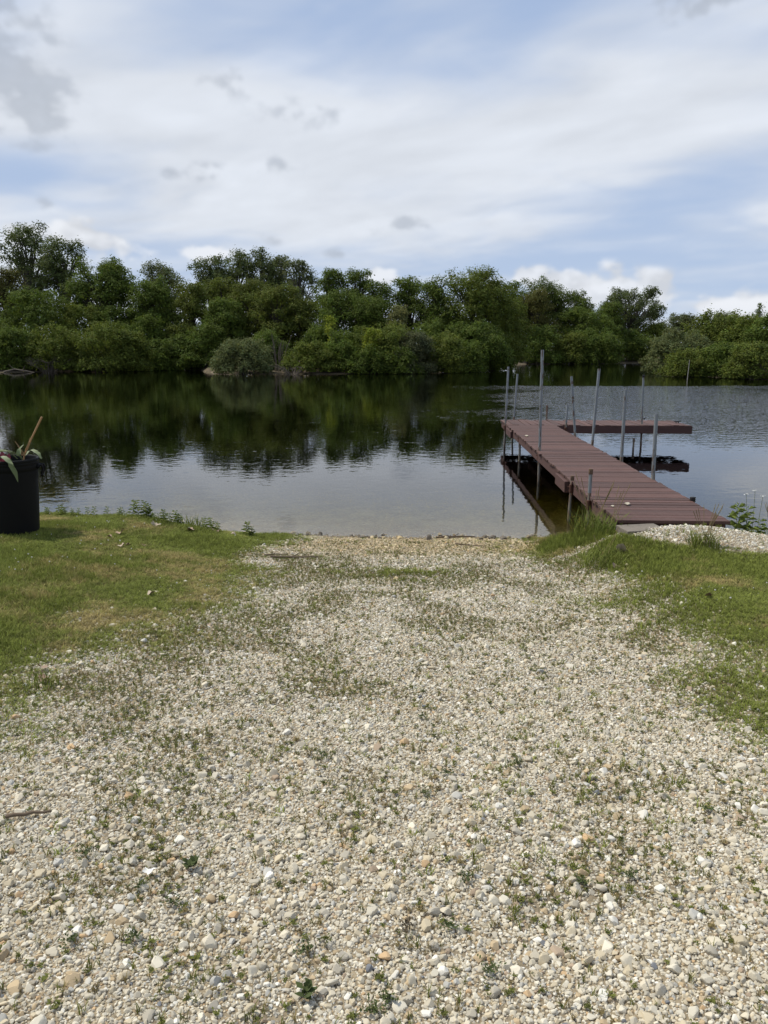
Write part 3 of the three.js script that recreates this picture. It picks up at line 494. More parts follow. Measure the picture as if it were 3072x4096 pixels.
{
  const r = rngOf(2024), all = [];
  const scatter = (cell, rMin, rMax, prob, z0, z1, lift) => {
    for (let z = z0; z < z1; z += cell) { const hw = Math.min(4.8, 1.5 + Math.abs(Math.min(z, -1)) * 0.56); for (let x = -hw; x < hw; x += cell) {
      const px = x + wobble(r, cell * 0.5), pz = z + wobble(r, cell * 0.5), q = r(), R = mix(rMin, rMax, Math.pow(r(), 2.0)), spin = r(), shp = Math.floor(r() * stoneShapes.length), tl = r();
      const d = pz - shoreZ(px); if (d < -0.9) continue;
      const m = gravelMask(px, pz), wd = weedMask(px, pz); if (q > prob * m * (1 - 0.45 * wd)) continue;
      if (cell > 0.05 && spin < 0.75 * Math.exp(-(((px - 0.6) / 0.8) ** 2) - (((pz + 5.2) / 2.0) ** 2))) continue;
      if (px > DK.x - 0.05 && px < DK.x + 1.25 && pz < -7.97) continue;
      all.push([px, pz, R, spin, shp, tl, lift]);
    } }
  };
  scatter(0.050, 0.0105, 0.024, 0.26, -10.2, -1.0, 0.28); scatter(0.046, 0.010, 0.021, 0.46, -3.0, -1.0, 0.36); scatter(0.0190, 0.0062, 0.0118, 0.84, -10.2, -1.0, 0.30); scatter(0.0134, 0.0045, 0.0078, 0.9, -6.8, -1.0, 0.2); scatter(0.0105, 0.0034, 0.0056, 0.9, -3.6, -1.0, 0.1);
  // wet stones along the waterline
  for (let i = 0; i < 46; i++) { const x = mix(-1.2, 1.95, r()), z = shoreZ(x) + wobble(r, 0.16) + 0.03; all.push([x, z, 0.022 + 0.034 * r() * r(), r(), Math.floor(r() * 10), r(), 0.3, r() < 0.75]); }
  const placed = all.map(([x, z, R, spin, shp, tl, lift, wet]) => {
    const m = new THREE.Matrix4(), e = new THREE.Euler((tl - 0.5) * 1.3, spin * 6.283, (hash(Math.floor(spin * 1e6), 3, 1) - 0.5) * 1.3);
    m.compose(V(x, land(x, z) + R * lift, z), new THREE.Quaternion().setFromEuler(e), V(R, R, R));
    const c = wet ? [0.13, 0.11, 0.085].map((v) => v * (0.7 + 0.6 * tl)) : stoneColor(r, x, z);
    return { m, c, shp, show: R / Math.hypot(x, z, 2.3 - land(x, z)) * (Math.abs(x) < 0.08 + 0.47 * -z && z < -1.5 ? 1 : 0), x, z, R, wet };
  });
  placed.sort((a, b) => b.show - a.show);
  // the largest in view are stones of their own, in a few shared tints
  const tints = new Map(), matOf = (c) => { const k = c.map((v) => Math.round(v * 22)).join(); if (!tints.has(k)) tints.set(k, std(c[0], c[1], c[2], 0.95)); return tints.get(k); };
  const big = placed.slice(0, 300), rest = placed.slice(300);
  for (const s of big) { const o = part('stone', stoneShapes[s.shp], matOf(s.c), drive); s.m.decompose(o.position, o.quaternion, o.scale); }
  const stoneMat = std(1, 1, 1, 0.95);
  stoneShapes.forEach((g, k) => {
    const L = rest.filter((s) => s.shp === k), o = new THREE.InstancedMesh(g, stoneMat, L.length); o.name = 'loose_gravel'; o.userData.kind = 'stuff'; o.castShadow = o.receiveShadow = true;
    const c = new THREE.Color(); L.forEach((s, i) => { o.setMatrixAt(i, s.m); o.setColorAt(i, c.setRGB(...s.c)); }); drive.add(o);
  });
  console.log('stones', all.length, 'tints', tints.size);
}

// ---------- turf and weeds ----------
function bladeTuft(n, h, spread, width, r, droop) {
  const pos = [], idx = [];
  for (let i = 0; i < n; i++) {
    const a = r() * 6.283, R = spread * Math.sqrt(r()), x = Math.cos(a) * R, z = Math.sin(a) * R, t = r() * 6.283, L = h * (0.55 + 0.6 * r()), dx = Math.cos(t), dz = Math.sin(t), lean = droop * (0.35 + r()), f = pos.length / 3, wd = width * (0.7 + 0.6 * r());
    const pt = (u) => [x + dx * lean * L * u * u, L * u * (1 - 0.28 * lean * u), z + dz * lean * L * u * u];
    for (const [u, k] of [[0, 0.8], [0.4, 1], [0.75, 0.7]]) { const p = pt(u); pos.push(p[0] - dz * wd * k, p[1] - (u ? 0 : 0.012), p[2] + dx * wd * k, p[0] + dz * wd * k, p[1] - (u ? 0 : 0.012), p[2] - dx * wd * k); }
    pos.push(...pt(1)); idx.push(f, f + 1, f + 2, f + 1, f + 3, f + 2, f + 2, f + 3, f + 4, f + 3, f + 5, f + 4, f + 4, f + 5, f + 6);
  }
  const g = new THREE.BufferGeometry(); g.setAttribute('position', new THREE.Float32BufferAttribute(pos, 3)); g.setIndex(idx); g.computeVertexNormals(); return g;
}
function leafTuft(stems, h, spread, leaf, r) { // low broad-leaved weed: short stems with small leaves
  const pos = [], idx = [], d = V(), n = V(), b = V();
  for (let i = 0; i < stems; i++) {
    const a = r() * 6.283, R = spread * (0.3 + 0.7 * r()), H = h * (0.3 + 0.7 * r());
    for (let k = 0; k < 5; k++) {
      const u = (k + 1) / 5, px = Math.cos(a) * R * u, pz = Math.sin(a) * R * u, py = H * u + 0.003; d.set(gauss(r), 0.25 + 0.4 * r(), gauss(r)).normalize(); n.set(gauss(r) * 0.5, 1, gauss(r) * 0.5); b.crossVectors(d, n).normalize();
      const l = leaf * (0.7 + 0.6 * r()), w = l * 0.3, f = pos.length / 3;
      pos.push(px, py, pz, px + d.x * l * 0.5 + b.x * w, py + d.y * l * 0.5, pz + d.z * l * 0.5 + b.z * w, px + d.x * l, py + d.y * l * 0.9, pz + d.z * l, px + d.x * l * 0.5 - b.x * w, py + d.y * l * 0.5, pz + d.z * l * 0.5 - b.z * w); idx.push(f, f + 1, f + 2, f, f + 2, f + 3);
    }
  }
  const g = new THREE.BufferGeometry(); g.setAttribute('position', new THREE.Float32BufferAttribute(pos, 3)); g.setIndex(idx); g.computeVertexNormals(); return g;
}
const bladeMat = new THREE.MeshPhysicalMaterial({ color: 0xffffff, roughness: 0.85, specularIntensity: 0.3, transmission: 0.25, thickness: 0, side: THREE.DoubleSide });
function instanced(name, geos, list, parent) { // list: [x, y, z, scale, heightScale, turn, [r, g, b]]
  const q = new THREE.Quaternion(), m = new THREE.Matrix4(), c = new THREE.Color(), up = V(0, 1, 0);
  geos.forEach((g, k) => {
    const L = list.filter((_, i) => i % geos.length === k), o = new THREE.InstancedMesh(g, bladeMat, L.length); o.name = name; o.userData.kind = 'stuff'; o.castShadow = o.receiveShadow = true;
    L.forEach(([x, y, z, s, h, t, cc], i) => { m.compose(V(x, y, z), q.setFromAxisAngle(up, t), V(s, s * h, s)); o.setMatrixAt(i, m); o.setColorAt(i, c.setRGB(...cc)); }); parent.add(o);
  });
}
{
  const r = rngOf(555), lawn = new THREE.Group(); lawn.name = 'lawn'; lawn.userData.kind = 'stuff'; lawn.userData.label = 'short mown grass on both sides of the gravel'; scene.add(lawn);
  const list = [];
  const add = (x, z, hs, green) => {
    const d = z - shoreZ(x), n = fbm(x * 1.5 + 9, z * 1.5, 4, 33), n2 = fbm(x * 6, z * 6, 2, 39), dry = sm(0.46, 0.78, n + (n2 - 0.5) * 0.35 + wobble(r, 0.16) - green), k = 0.55 + 0.9 * r();
    const c = [mix(0.196, 0.38, dry) * k, mix(0.228, 0.31, dry) * k, mix(0.044, 0.128, dry) * k];
    list.push([x, land(x, z), z, 0.8 + 0.5 * r(), hs * (0.75 + 0.5 * r()), r() * 6.283, c]);
  };
  const inView = (x, z) => Math.abs(x) < 1.3 - z * 0.56;
  for (let z = -10.6; z < -2.2; z += 0.0185) for (let x = -6.0; x < 6.0; x += 0.0185) {
    const px = x + wobble(r, 0.012), pz = z + wobble(r, 0.012), q = r(); if (!inView(px, pz)) continue;
    const d = pz - shoreZ(px); if (d < 0.02) continue;
    const m = gravelMask(px, pz); if (q > Math.pow(1 - m, 1.2) * 0.95 + 0.015 + 0.4 * Math.exp(-(((px - 0.1) / 0.5) ** 2) - (((pz + 7.0) / 0.26) ** 2)) * sm(0.4, 0.6, fbm(px * 5, pz * 5, 3, 5))) continue;
    if (px > DK.x - 0.02 && px < DK.x + 1.3 && pz < -7.85) continue;
    const lush = fbm(px * 1.1 + 70, pz * 1.1, 3, 51) + 0.22 * Math.exp(-(((px + 2.2) / 0.8) ** 2) - (((pz + 7.1) / 0.55) ** 2)) + 0.16 * Math.exp(-(((px - 2.7) / 1.0) ** 2) - (((pz + 6.7) / 0.5) ** 2)) - 0.16 * Math.exp(-(((px - 2.6) / 0.7) ** 2) - (((pz + 5.4) / 0.6) ** 2)) - 0.1 * Math.exp(-(((px + 3.2) / 0.5) ** 2) - (((pz + 7.5) / 0.4) ** 2)), bankTop = Math.exp(-(((d - 0.5) / 0.35) ** 2)) * (px < -2 ? 1 : 0);
    const clump = sm(0.0, 0.35, 1 - Math.hypot((px - 2.3) / 0.62, (pz + 8.55) / 0.9)) ;
    const slope = px > 1.7 && d < 1.6 ? 1 : 0;
    const edge = sm(0.75, 0.1, m);
    add(px, pz, (0.50 + 0.45 * sm(0.45, 0.7, lush) + 0.35 * bankTop + 0.9 * clump + 0.3 * slope) * mix(0.7, 1, edge), 0.22 * sm(0.35, 0.68, lush) + 0.3 * clump + 0.12 * slope + 0.1 * bankTop);
  }
  instanced('grass_blades', [1, 2, 3, 4, 5].map((k) => bladeTuft(11, 0.050, 0.016, 0.0014, rngOf(60 + k), 0.55)), list, lawn);
  console.log('grass tufts', list.length);
  // clover heads
  const fl = []; for (let i = 0; i < 420; i++) { const left = r() < 0.6, x = left ? mix(-4.6, -1.3, r()) : mix(1.9, 4.4, r()), z = mix(-9.6, -3.2, r()); if (!inView(x, z) || gravelMask(x, z) > 0.3 || z < shoreZ(x) + 0.3 || fbm(x * 0.9, z * 0.9, 2, 77) < 0.46) continue; fl.push([x, land(x, z) + 0.035 + 0.02 * r(), z, 0.8 + 0.5 * r(), 1, 0, [0.62, 0.61, 0.54]]); }
  const head = new THREE.IcosahedronGeometry(0.0055, 1); instanced('clover_blossoms', [head], fl, lawn);
}
{
  const r = rngOf(808), weeds = new THREE.Group(); weeds.name = 'gravel_weeds'; weeds.userData.kind = 'stuff'; weeds.userData.label = 'small green weeds sprouting between the stones'; scene.add(weeds);
  const A = [], B = [];
  for (let z = -9.2; z < -1.3; z += 0.028) { const hw = Math.min(2.8, 1.5 - z * 0.52); for (let x = -hw; x < hw; x += 0.028) {
    const px = x + wobble(r, 0.018), pz = z + wobble(r, 0.018), q = r(), u = r(), k = 0.7 + 0.6 * r(); if (gravelMask(px, pz) < 0.35 || pz < shoreZ(px) + 0.35) continue;
    const wm = weedMask(px, pz); if (q > 0.20 + 0.75 * wm) continue;
    const y = land(px, pz) + 0.004, dry = r() < 0.26;
    if (u < 0.45) A.push([px, y, pz, 0.34 + 0.45 * r() * r(), 0.8, r() * 6.283, dry ? [0.19 * k, 0.15 * k, 0.065 * k] : [0.125 * k, 0.138 * k, 0.032 * k]]);
    else B.push([px, y, pz, 0.45 + 0.45 * r(), 0.9, r() * 6.283, dry ? [0.24 * k, 0.19 * k, 0.08 * k] : [0.15 * k, 0.16 * k, 0.036 * k]]);
  } }
  instanced('weed_leaves', [1, 2, 3].map((k) => leafTuft(7, 0.024, 0.034, 0.016, rngOf(k + 70))), A, weeds);
  instanced('weed_blades', [1, 2, 3].map((k) => bladeTuft(7, 0.042, 0.012, 0.0016, rngOf(k + 90), 0.6)), B, weeds);
  console.log('weeds', A.length, B.length);
}
const weedMat = (r, g, b) => new THREE.MeshPhysicalMaterial({ color: col(r, g, b), roughness: 0.85, specularIntensity: 0.3, transmission: 0.25, thickness: 0, side: THREE.DoubleSide });
const deepWeed = weedMat(0.075, 0.098, 0.034), redWeed = weedMat(0.075, 0.058, 0.035), freshWeed = weedMat(0.145, 0.19, 0.036), tallGreen = weedMat(0.155, 0.185, 0.036), strawMat = weedMat(0.30, 0.24, 0.12);
// flat dark weeds one can pick out on the stones
[[0.19, -1.95], [0.26, -2.17], [-0.2, -1.69, 'ros'], [-0.22, -1.85], [0.28, -1.78], [0.06, -1.94, 'red'], [0.01, -1.67], [-0.03, -1.63], [-1.01, -2.31], [-0.77, -2.13], [-0.89, -1.88], [-0.71, -1.9], [-0.64, -2.05], [-0.63, -2.23, 'ros'], [0.26, -2.88], [0.18, -3.49], [0.16, -2.71], [0.56, -2.96], [-0.26, -3.04], [1.22, -2.6], [0.79, -2.19], [0.63, -2.15]].forEach(([x, z, k], i) => {
  const r = rngOf(4000 + i), label = k === 'ros' ? (z > -2 ? 'broad leaved green rosette among the nearest stones' : 'flat rosette of oval leaves beside a white paper scrap') : k === 'red' ? 'reddish brown spreading weed among pale stones' : 'low dark green spreading weed between gravel stones';
  single('gravel_weed', k === 'ros' ? leafTuft(6, 0.012, 0.022, 0.026, r) : leafTuft(15, 0.013, 0.036 + 0.012 * r(), 0.010, r), k === 'red' ? redWeed : deepWeed, label, 'weed', [x, land(x, z) + 0.012, z], 'dark weeds on the gravel');
});
// leafy weeds along the edge of the grassy bank
function weedPlant(name, label, x, z, h, n, seed, group) {
  if (group) { h *= 1.05; z += 0.18; }
  const r = rngOf(seed), t = thing(name, label, 'weed', [x, land(x, z) - 0.01, z], 0, group);
  for (let s = 0; s < n; s++) {
    const a = r() * 6.283, l = h * (0.65 + 0.4 * r()), b = V(Math.cos(a) * 0.03 * n * r(), 0, Math.sin(a) * 0.03 * n * r()), e = b.clone().add(V(wobble(r, 0.18 * l), l, wobble(r, 0.18 * l)));
    const st = part('stem', tube([b, b.clone().lerp(e, 0.5).add(V(wobble(r, 0.01), 0, 0)), e], [0.003, 0.0025, 0.0012], 4), freshWeed, t), pos = [], idx = [];
    for (let k = 0; k < 15; k++) {
      const u = 0.25 + 0.75 * k / 14, p = b.clone().lerp(e, u), q = k * 2.4, ll = l * 0.40 * (1.1 - 0.55 * u) * (0.8 + 0.4 * r()), dx = Math.cos(q), dz = Math.sin(q), w = ll * 0.21, f = pos.length / 3;
      pos.push(p.x, p.y, p.z, p.x + dx * ll * 0.5 - dz * w, p.y + ll * 0.32, p.z + dz * ll * 0.5 + dx * w, p.x + dx * ll, p.y + ll * (0.25 - 0.2 * r()), p.z + dz * ll, p.x + dx * ll * 0.5 + dz * w, p.y + ll * 0.32, p.z + dz * ll * 0.5 - dx * w); idx.push(f, f + 1, f + 2, f, f + 2, f + 3);
    }
    const g = new THREE.BufferGeometry(); g.setAttribute('position', new THREE.Float32BufferAttribute(pos, 3)); g.setIndex(idx); g.computeVertexNormals(); part('leaves', g, freshWeed, st);
  }
  return t;
}
const BG = 'weeds on the grassy bank edge';
weedPlant('bank_weed', 'small leafy weed on the bank right behind the black bin', -4.1, -9.3, 0.14, 3, 1, BG); weedPlant('bank_weed', 'bushy low weed on the bank beside the black bin', -3.92, -9.25, 0.16, 4, 2, BG);
weedPlant('bank_weed', 'single thin upright weed on the flat bank edge', -3.38, -9.35, 0.20, 1, 3, BG); weedPlant('bank_weed', 'short weed next to the tallest pair of bank weeds', -3.18, -9.3, 0.16, 2, 4, BG);
weedPlant('bank_weed', 'tallest bank weed with pointed whorled leaves', -2.98, -9.3, 0.21, 3, 5, BG); weedPlant('bank_weed', 'tall whorled weed beside the tallest bank weed', -2.80, -9.28, 0.22, 3, 6, BG); weedPlant('bank_weed', 'wide leafy weed between tall weed and coarse grass clump', -2.62, -9.25, 0.18, 4, 7, BG);
weedPlant('bank_weed', 'short weed on the far side of the coarse grass clump', -2.06, -9.45, 0.15, 3, 8, BG); weedPlant('bank_weed', 'lone upright weed standing against the water near the stony beach', -1.72, -9.55, 0.20, 2, 9, BG); weedPlant('bank_weed', 'small weed at the foot of the lone upright weed', -1.60, -9.5, 0.14, 2, 10, BG);
for (const [x, z, h, n, sd, label] of [[-3.72, -9.2, 0.12, 3, 41, 'low weed on the bank between bushy weed and thin upright weed'], [-3.55, -9.3, 0.15, 2, 42, 'slim weed on the bank next to the thin upright weed'], [-2.72, -9.12, 0.15, 4, 43, 'leafy weed crouching below the tall whorled pair'], [-2.5, -9.32, 0.17, 3, 44, 'weed leaning against the coarse grass clump'], [-2.18, -9.35, 0.17, 3, 45, 'pointed weed just past the coarse grass clump']]) weedPlant('bank_weed', label, x, z, h, n, sd, BG);
function grassClump(name, label, x, z, n, h, spread, seed, m, stalks = 0) {
  const r = rngOf(seed), t = thing(name, label, 'grass clump', [x, land(x, z) - 0.01, z], 0, 'taller grass clumps');
  part('blades', bladeTuft(n, h, spread, 0.0032, r, 0.7), m, t).userData.kind = 'stuff';
  for (let k = 0; k < stalks; k++) { const a = r() * 6.283, l = h * (1.5 + 0.7 * r()), e = V(Math.cos(a) * l * 0.35, l, Math.sin(a) * l * 0.25), b = V(wobble(r, spread * 0.5), 0, wobble(r, spread * 0.5)), m1 = e.clone().multiplyScalar(0.6); const s = part('stalk', tube([b, m1.setY(l * 0.66), e.clone().multiplyScalar(0.93), e], [0.0022, 0.0018, 0.0042, 0.0015], 4), strawMat, t); }
}
grassClump('grass_clump', 'coarse grass clump on the bank among the leafy weeds', -2.32, -9.2, 90, 0.20, 0.13, 21, tallGreen);
grassClump('grass_clump', 'tall seeding grass clump in the angle between dock side and bank', 2.30, -8.3, 170, 0.34, 0.22, 22, tallGreen, 11);
grassClump('grass_clump', 'lush grass at the corner post of the dock', 2.40, -8.0, 120, 0.26, 0.15, 23, freshWeed, 6);
grassClump('grass_clump', 'dense tuft with thin seed stalks in front of the white gravel heap', 3.02, -7.05, 150, 0.20, 0.14, 24, tallGreen, 12);
grassClump('grass_clump', 'grass clump at the edge of the lane below the dock grass', 2.08, -7.05, 150, 0.19, 0.22, 25, tallGreen, 3);
grassClump('grass_clump', 'arching grass at the waterside end past the dock corner', 4.25, -8.05, 150, 0.27, 0.25, 26, freshWeed, 10);
grassClump('grass_clump', 'rough grass tuft growing out of the edge of the gravel by the lawn', -1.86, -3.85, 90, 0.09, 0.12, 27, tallGreen);
weedPlant('flowering_weed', 'leafy weed with toothed leaves beside the dock corner', 3.82, -8.02, 0.42, 3, 31); weedPlant('flowering_weed', 'shorter leafy weed beside the white flowered stems', 4.02, -8.05, 0.34, 3, 32);
{
  const r = rngOf(66), t = thing('white_flowers', 'thin stems carrying small white flower heads beyond the dock corner', 'flower', [3.98, land(3.98, -8.1) - 0.01, -8.1]);
  for (const [x, h, lean] of [[-0.06, 0.62, -0.05], [0.0, 0.66, -0.02], [0.05, 0.60, 0.02], [0.20, 0.52, 0.05], [0.26, 0.48, 0.08], [0.34, 0.55, 0.12]]) {
    const st = part('stem', tube([V(x, 0, 0), V(x + lean * 0.3, h * 0.6, 0.01), V(x + lean, h, 0.02)], [0.003, 0.0022, 0.0018], 5), tallGreen, t), G = [];
    for (let k = 0; k < 7; k++) { const g = new THREE.IcosahedronGeometry(0.0055, 1); g.scale(1, 0.55, 1); g.translate(x + lean + wobble(r, 0.022), h + wobble(r, 0.006), 0.02 + wobble(r, 0.022)); G.push(g); }
    part('flower_head', mergeGeometries(G), std(0.72, 0.72, 0.68, 0.8), st);
  }
}

// ---------- bin with the wilted plant ----------
{
  const bx = -3.885, bz = -7.92, by = land(bx, bz) - 0.005, t = thing('trash_bin', 'black ribbed plastic trash bin on the grassy bank', 'trash bin', [bx, by, bz]);
  const scuff = dataMap(512, (u, v) => { const a = tileFbm(u, v, 10, 5, 3), b = tileNoise(u * 4, v, 64, 8); const s = 0.7 + 0.5 * a + (b > 0.93 ? 0.5 * a : 0); return [s, s, s * 1.02]; });
  const plastic = new THREE.MeshPhysicalMaterial({ color: col(0.0055, 0.0055, 0.0062), map: scuff, roughness: 0.6, specularIntensity: 0.35 });
  const pts = (L) => L.map(([a, b]) => new THREE.Vector2(a, b));
  part('body', new THREE.LatheGeometry(pts([[0.0, 0.0], [0.205, 0.0], [0.222, 0.012], [0.226, 0.03], [0.244, 0.30], [0.262, 0.66], [0.262, 0.70], [0.252, 0.70], [0.236, 0.32], [0.215, 0.03], [0.0, 0.02]]), 64), plastic, t);
  part('rim', new THREE.LatheGeometry(pts([[0.256, 0.685], [0.276, 0.690], [0.278, 0.742], [0.272, 0.748], [0.280, 0.756], [0.281, 0.772], [0.275, 0.778], [0.284, 0.786], [0.283, 0.806], [0.272, 0.812], [0.258, 0.806], [0.252, 0.70]]), 64), plastic, t);
  for (const s of [1, -1]) { const h = part('handle', mergeGeometries([tube([V(0.268, 0.735, -0.05), V(0.315, 0.730, -0.05), V(0.322, 0.70, -0.052), V(0.305, 0.64, -0.05), V(0.30, 0.615, 0), V(0.305, 0.64, 0.05), V(0.322, 0.70, 0.052), V(0.315, 0.730, 0.05), V(0.268, 0.735, 0.05)], [0.012, 0.012, 0.012, 0.011, 0.012, 0.011, 0.012, 0.012, 0.012], 8), tube([V(0.276, 0.72, -0.075), V(0.276, 0.72, 0.075)], [0.02, 0.02], 8)]), plastic, t); if (s < 0) h.rotation.y = Math.PI; h.rotation.y += 0.25 * s; }
  const liner = []; for (let k = 0; k <= 30; k++) { const a = Math.PI * (0.95 + 0.42 * k / 30); liner.push(V(Math.cos(a) * 0.243, 0.79 + 0.02 * Math.sin(k * 0.9) + 0.025 * Math.sin(k * 0.33), Math.sin(a) * 0.243)); }
  const lp = [], li = []; liner.forEach((p, k) => { lp.push(p.x, p.y + 0.025, p.z, p.x * 0.985, p.y - 0.16, p.z * 0.985, p.x * 0.94, p.y - 0.16, p.z * 0.94); if (k) { const f = (k - 1) * 3; li.push(f, f + 3, f + 1, f + 1, f + 3, f + 4, f, f + 2, f + 3, f + 3, f + 2, f + 5); } });
  const lg = new THREE.BufferGeometry(); lg.setAttribute('position', new THREE.Float32BufferAttribute(lp, 3)); lg.setIndex(li); lg.computeVertexNormals();
  single('red_bag', lg, std(0.30, 0.035, 0.045, 0.5, { side: THREE.DoubleSide }), 'red plastic bag edge showing inside the black bin', 'bag', [bx, by, bz]);
  // wilted plant: stalk stuck in the bin, long leaves over the rim
  const p = thing('wilted_plant', 'uprooted plant with tan stalk and limp pale leaves in the black bin', 'plant', [bx, by, bz]);
  const stalk = std(0.36, 0.215, 0.105, 0.85), leafM = new THREE.MeshPhysicalMaterial({ color: col(0.165, 0.205, 0.092), roughness: 0.75, transmission: 0.2, thickness: 0, side: THREE.DoubleSide });
  part('stalk', tube([V(0.06, 0.45, 0.02), V(0.17, 0.84, 0.02), V(0.25, 1.0, 0.02), V(0.385, 1.235, 0.02)], [0.007, 0.008, 0.009, 0.0105], 8), stalk, p);
  part('torn_fibres', mergeGeometries([[0.17, 0.86, 0.09, 0.99], [0.15, 0.84, 0.12, 0.955], [0.18, 0.86, 0.24, 0.94], [0.19, 0.9, 0.26, 1.03], [0.16, 0.85, 0.20, 0.9]].map(([a, b, c, d], k) => tube([V(a, b, 0.03), V((a + c) / 2 + 0.01, (b + d) / 2, 0.05), V(c, d, 0.03 + 0.01 * k)], [0.005, 0.004, 0.0015], 5))), stalk, p);
  const leaf = (P, w, seed) => { // limp leaf along a curve, folded on its midrib
    const r = rngOf(seed), C = new THREE.CatmullRomCurve3(P.map((q) => V(...q))), pos = [], idx = [], N = 18;
    for (let i = 0; i <= N; i++) { const u = i / N, c = C.getPoint(u), d = C.getTangent(u), s = V().crossVectors(d, Math.abs(d.y) > 0.85 ? V(0, 0, 1) : V(0, 1, 0)).normalize(), nn = V().crossVectors(s, d).normalize(), q = w * Math.pow(Math.sin(Math.PI * Math.min(1, 0.10 + 0.9 * u)), 0.7) * (1 + wobble(r, 0.12)), f = 0.35 * q * (1 + wobble(r, 0.4)); for (const [k, e] of [[-1, 1], [-0.5, 0.35], [0, 0], [0.5, 0.35], [1, 1]]) pos.push(c.x + s.x * q * k + nn.x * f * e, c.y + s.y * q * k + nn.y * f * e, c.z + s.z * q * k + nn.z * f * e); }
    for (let i = 0; i < N; i++) for (let k = 0; k < 4; k++) { const a = i * 5 + k; idx.push(a, a + 1, a + 5, a + 1, a + 6, a + 5); }
    const g = new THREE.BufferGeometry(); g.setAttribute('position', new THREE.Float32BufferAttribute(pos, 3)); g.setIndex(idx); g.computeVertexNormals(); part('leaf', g, leafM, p);
  };
  leaf([[0.15, 0.82, 0.05], [0.06, 0.89, 0.12], [-0.06, 0.88, 0.20], [-0.14, 0.83, 0.28]], 0.036, 1); leaf([[-0.05, 0.83, 0.16], [0.04, 0.855, 0.24], [0.13, 0.82, 0.30], [0.19, 0.72, 0.30], [0.205, 0.60, 0.285]], 0.032, 2);
  leaf([[0.17, 0.83, 0.02], [0.22, 0.88, -0.02], [0.29, 0.86, 0.0], [0.345, 0.80, 0.02]], 0.034, 3); leaf([[0.16, 0.80, 0.06], [0.15, 0.86, 0.10], [0.165, 0.92, 0.08], [0.19, 0.96, 0.05]], 0.022, 4); leaf([[0.08, 0.80, 0.0], [0.03, 0.87, 0.05], [-0.05, 0.90, 0.08], [-0.10, 0.86, 0.10]], 0.03, 5); leaf([[0.10, 0.80, 0.15], [0.06, 0.84, 0.19], [0.00, 0.83, 0.24], [-0.05, 0.82, 0.26]], 0.03, 6);
}

// ---------- litter: fallen leaves, sticks, scraps ----------
function fallenLeaf(s, seed) {
  const r = rngOf(seed), pos = [0, 0, 0], idx = [], N = 16; for (let i = 0; i < N; i++) { const a = i / N * 6.283, R = s * (0.55 + 0.45 * Math.abs(Math.cos(a * 2.5))) * (0.8 + 0.4 * r()); pos.push(Math.cos(a) * R, s * (0.25 * Math.cos(a * 2) + 0.22 * r()) + s * 0.1, Math.sin(a) * R * 0.75); idx.push(0, 1 + (i + 1) % N, 1 + i); }
  const g = new THREE.BufferGeometry(); g.setAttribute('position', new THREE.Float32BufferAttribute(pos, 3)); g.setIndex(idx); g.computeVertexNormals(); return g;
}
const leafBrown = [std(0.33, 0.235, 0.17, 0.85, { side: THREE.DoubleSide }), std(0.24, 0.165, 0.11, 0.85, { side: THREE.DoubleSide }), std(0.40, 0.33, 0.24, 0.85, { side: THREE.DoubleSide })];
[[-2.82, -8.01, 0.055, 'curled tan leaf on the lawn between bin and bank weeds'], [-2.84, -7.74, 0.04, ''], [-2.62, -7.43, 0.045, ''], [-2.58, -7.53, 0.035, ''], [-2.45, -7.62, 0.03, ''], [-1.86, -5.88, 0.045, 'brown leaf where lawn thins into gravel'], [-1.94, -4.09, 0.04, 'pinkish curled leaf beside the rough tuft at the gravel edge'], [-1.85, -3.91, 0.035, 'small brown leaf next to the rough tuft at the gravel edge'], [2.28, -7.13, 0.10, 'large crumpled pale brown leaf in the grass before the dock'], [2.13, -6.81, 0.05, 'tan leaf lying below the large crumpled leaf'], [2.4, -5.44, 0.045, 'pink brown leaf alone in the middle of the dry lawn'], [-2.66, -8.72, 0.06, 'long pale leaf on the bank below the leafy weeds'], [-2.27, -8.78, 0.065, 'curled leaf at the foot of the coarse bank grass clump'], [-2.05, -9.1, 0.06, ''], [-1.85, -9.2, 0.05, '']].forEach(([x, z, s, label], i) => {
  const o = single('fallen_leaf', fallenLeaf(s, 300 + i), leafBrown[i % 3], label || (z < -8.5 ? 'dry brown leaf lying on the bank edge by the water' : 'small dry brown leaf lying on the mown lawn'), 'fallen leaf', [x, land(x, z) + 0.028, z], 'dry leaves on the grass'); o.rotation.set(0.3 * Math.sin(i * 3), i * 1.7, 0.4 * Math.cos(i * 2));
});
const stickMat = std(0.13, 0.095, 0.065, 0.95), paleStick = std(0.34, 0.27, 0.18, 0.95);
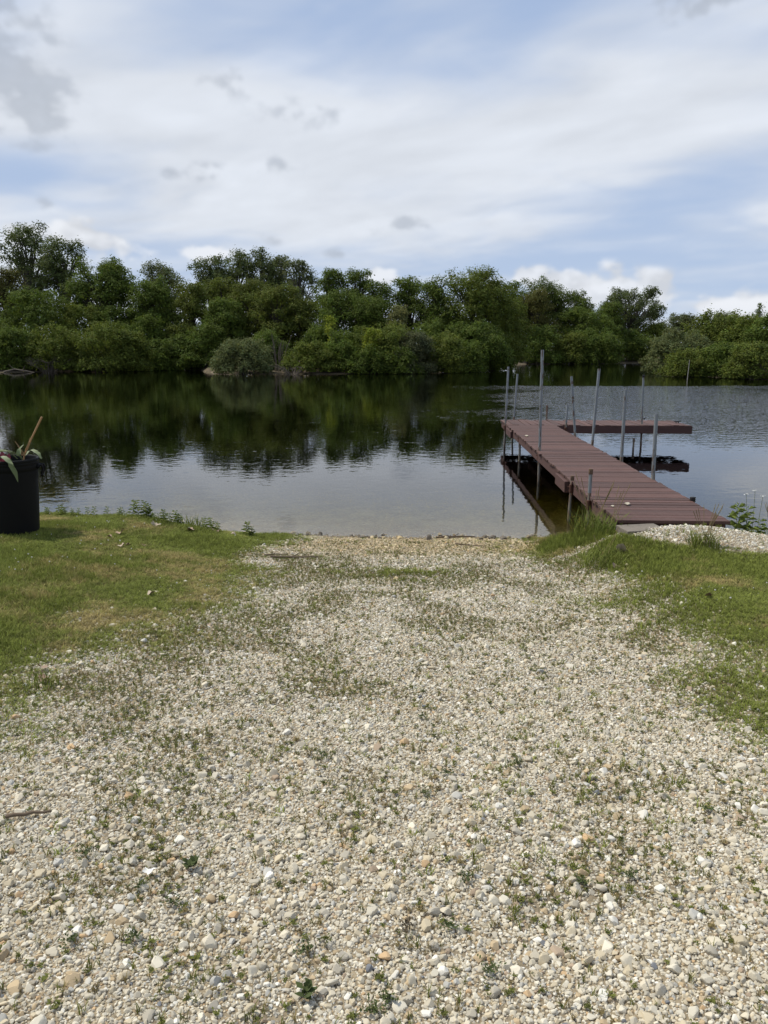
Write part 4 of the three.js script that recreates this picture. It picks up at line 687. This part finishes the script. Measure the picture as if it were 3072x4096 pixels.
[[-0.93, -7.8, 0.5, 0.15, 0.012, 'longest brown stick lying across the head of the stony beach', 0], [-1.15, -7.95, 0.28, 0.6, 0.008, 'thin twig next to the longest beach stick', 0], [-1.30, -2.53, 0.15, 0.35, 0.008, 'short dark barked stick on the gravel', 0], [1.0, -8.75, 0.34, -0.3, 0.008, 'thin forked twig on the beach below the wet stones', 0], [1.98, -8.5, 0.42, -0.2, 0.007, 'straight dark twig at the edge of the dock grass', 0], [0.9, -9.35, 0.5, 0.1, 0.013, 'dark wet stick washed up along the waterline', 0], [-0.55, -2.75, 0.1, 1.1, 0.003, 'pale straw stem lying on the stones', 1], [1.3, -3.95, 0.14, 0.3, 0.004, 'pale broken reed lying near the right turf', 1]].forEach(([x, z, l, a, R, label, pale], i) => {
  const r = rngOf(700 + i), P = [], Rr = []; for (let k = 0; k <= 5; k++) { const u = k / 5 - 0.5, px = x + Math.cos(a) * l * u + wobble(r, l * 0.02), pz = z - Math.sin(a) * l * u + wobble(r, l * 0.02); P.push(V(px - x, land(px, pz) - land(x, z) + R + 0.012 + wobble(r, 0.003), pz - z)); Rr.push(R * (1 - 0.45 * k / 5)); }
  const t = thing('stick', i === 7 ? 'pale broken reed lying near the edge of the dry turf' : label, 'stick', [x, land(x, z), z]); part('shaft', tube(P, Rr, 7), pale ? paleStick : stickMat, t); if (!pale && i !== 2) part('side_twig', tube([P[2], P[2].clone().add(V(Math.cos(a + 0.6) * l * 0.22, 0.02, -Math.sin(a + 0.6) * l * 0.22))], [R * 0.6, R * 0.25], 5), stickMat, t);
});
single('paper_scrap', fallenLeaf(0.022, 999), std(0.72, 0.71, 0.66, 0.8, { side: THREE.DoubleSide }), 'crumpled white paper scrap lying on the gravel', 'scrap', [-0.76, land(-0.76, -2.2) + 0.022, -2.2]);
for (const [x, z, s, label] of [[2.82, -8.75, 0.035, 'pale pebble lying on the planks near the landward end of the dock'], [2.98, -16.07, 0.04, 'small light stone on the dock planks beside the short pole'], [2.62, -8.65, 0.022, 'tiny pebble on the dock edge near the pale pebble']]) { const o = single('pebble', stoneShapes[3], std(0.46, 0.41, 0.32, 0.95), label, 'pebble', [x, DK.top + s * 0.42, z]); o.scale.setScalar(s); }

renderer.render(scene, camera);
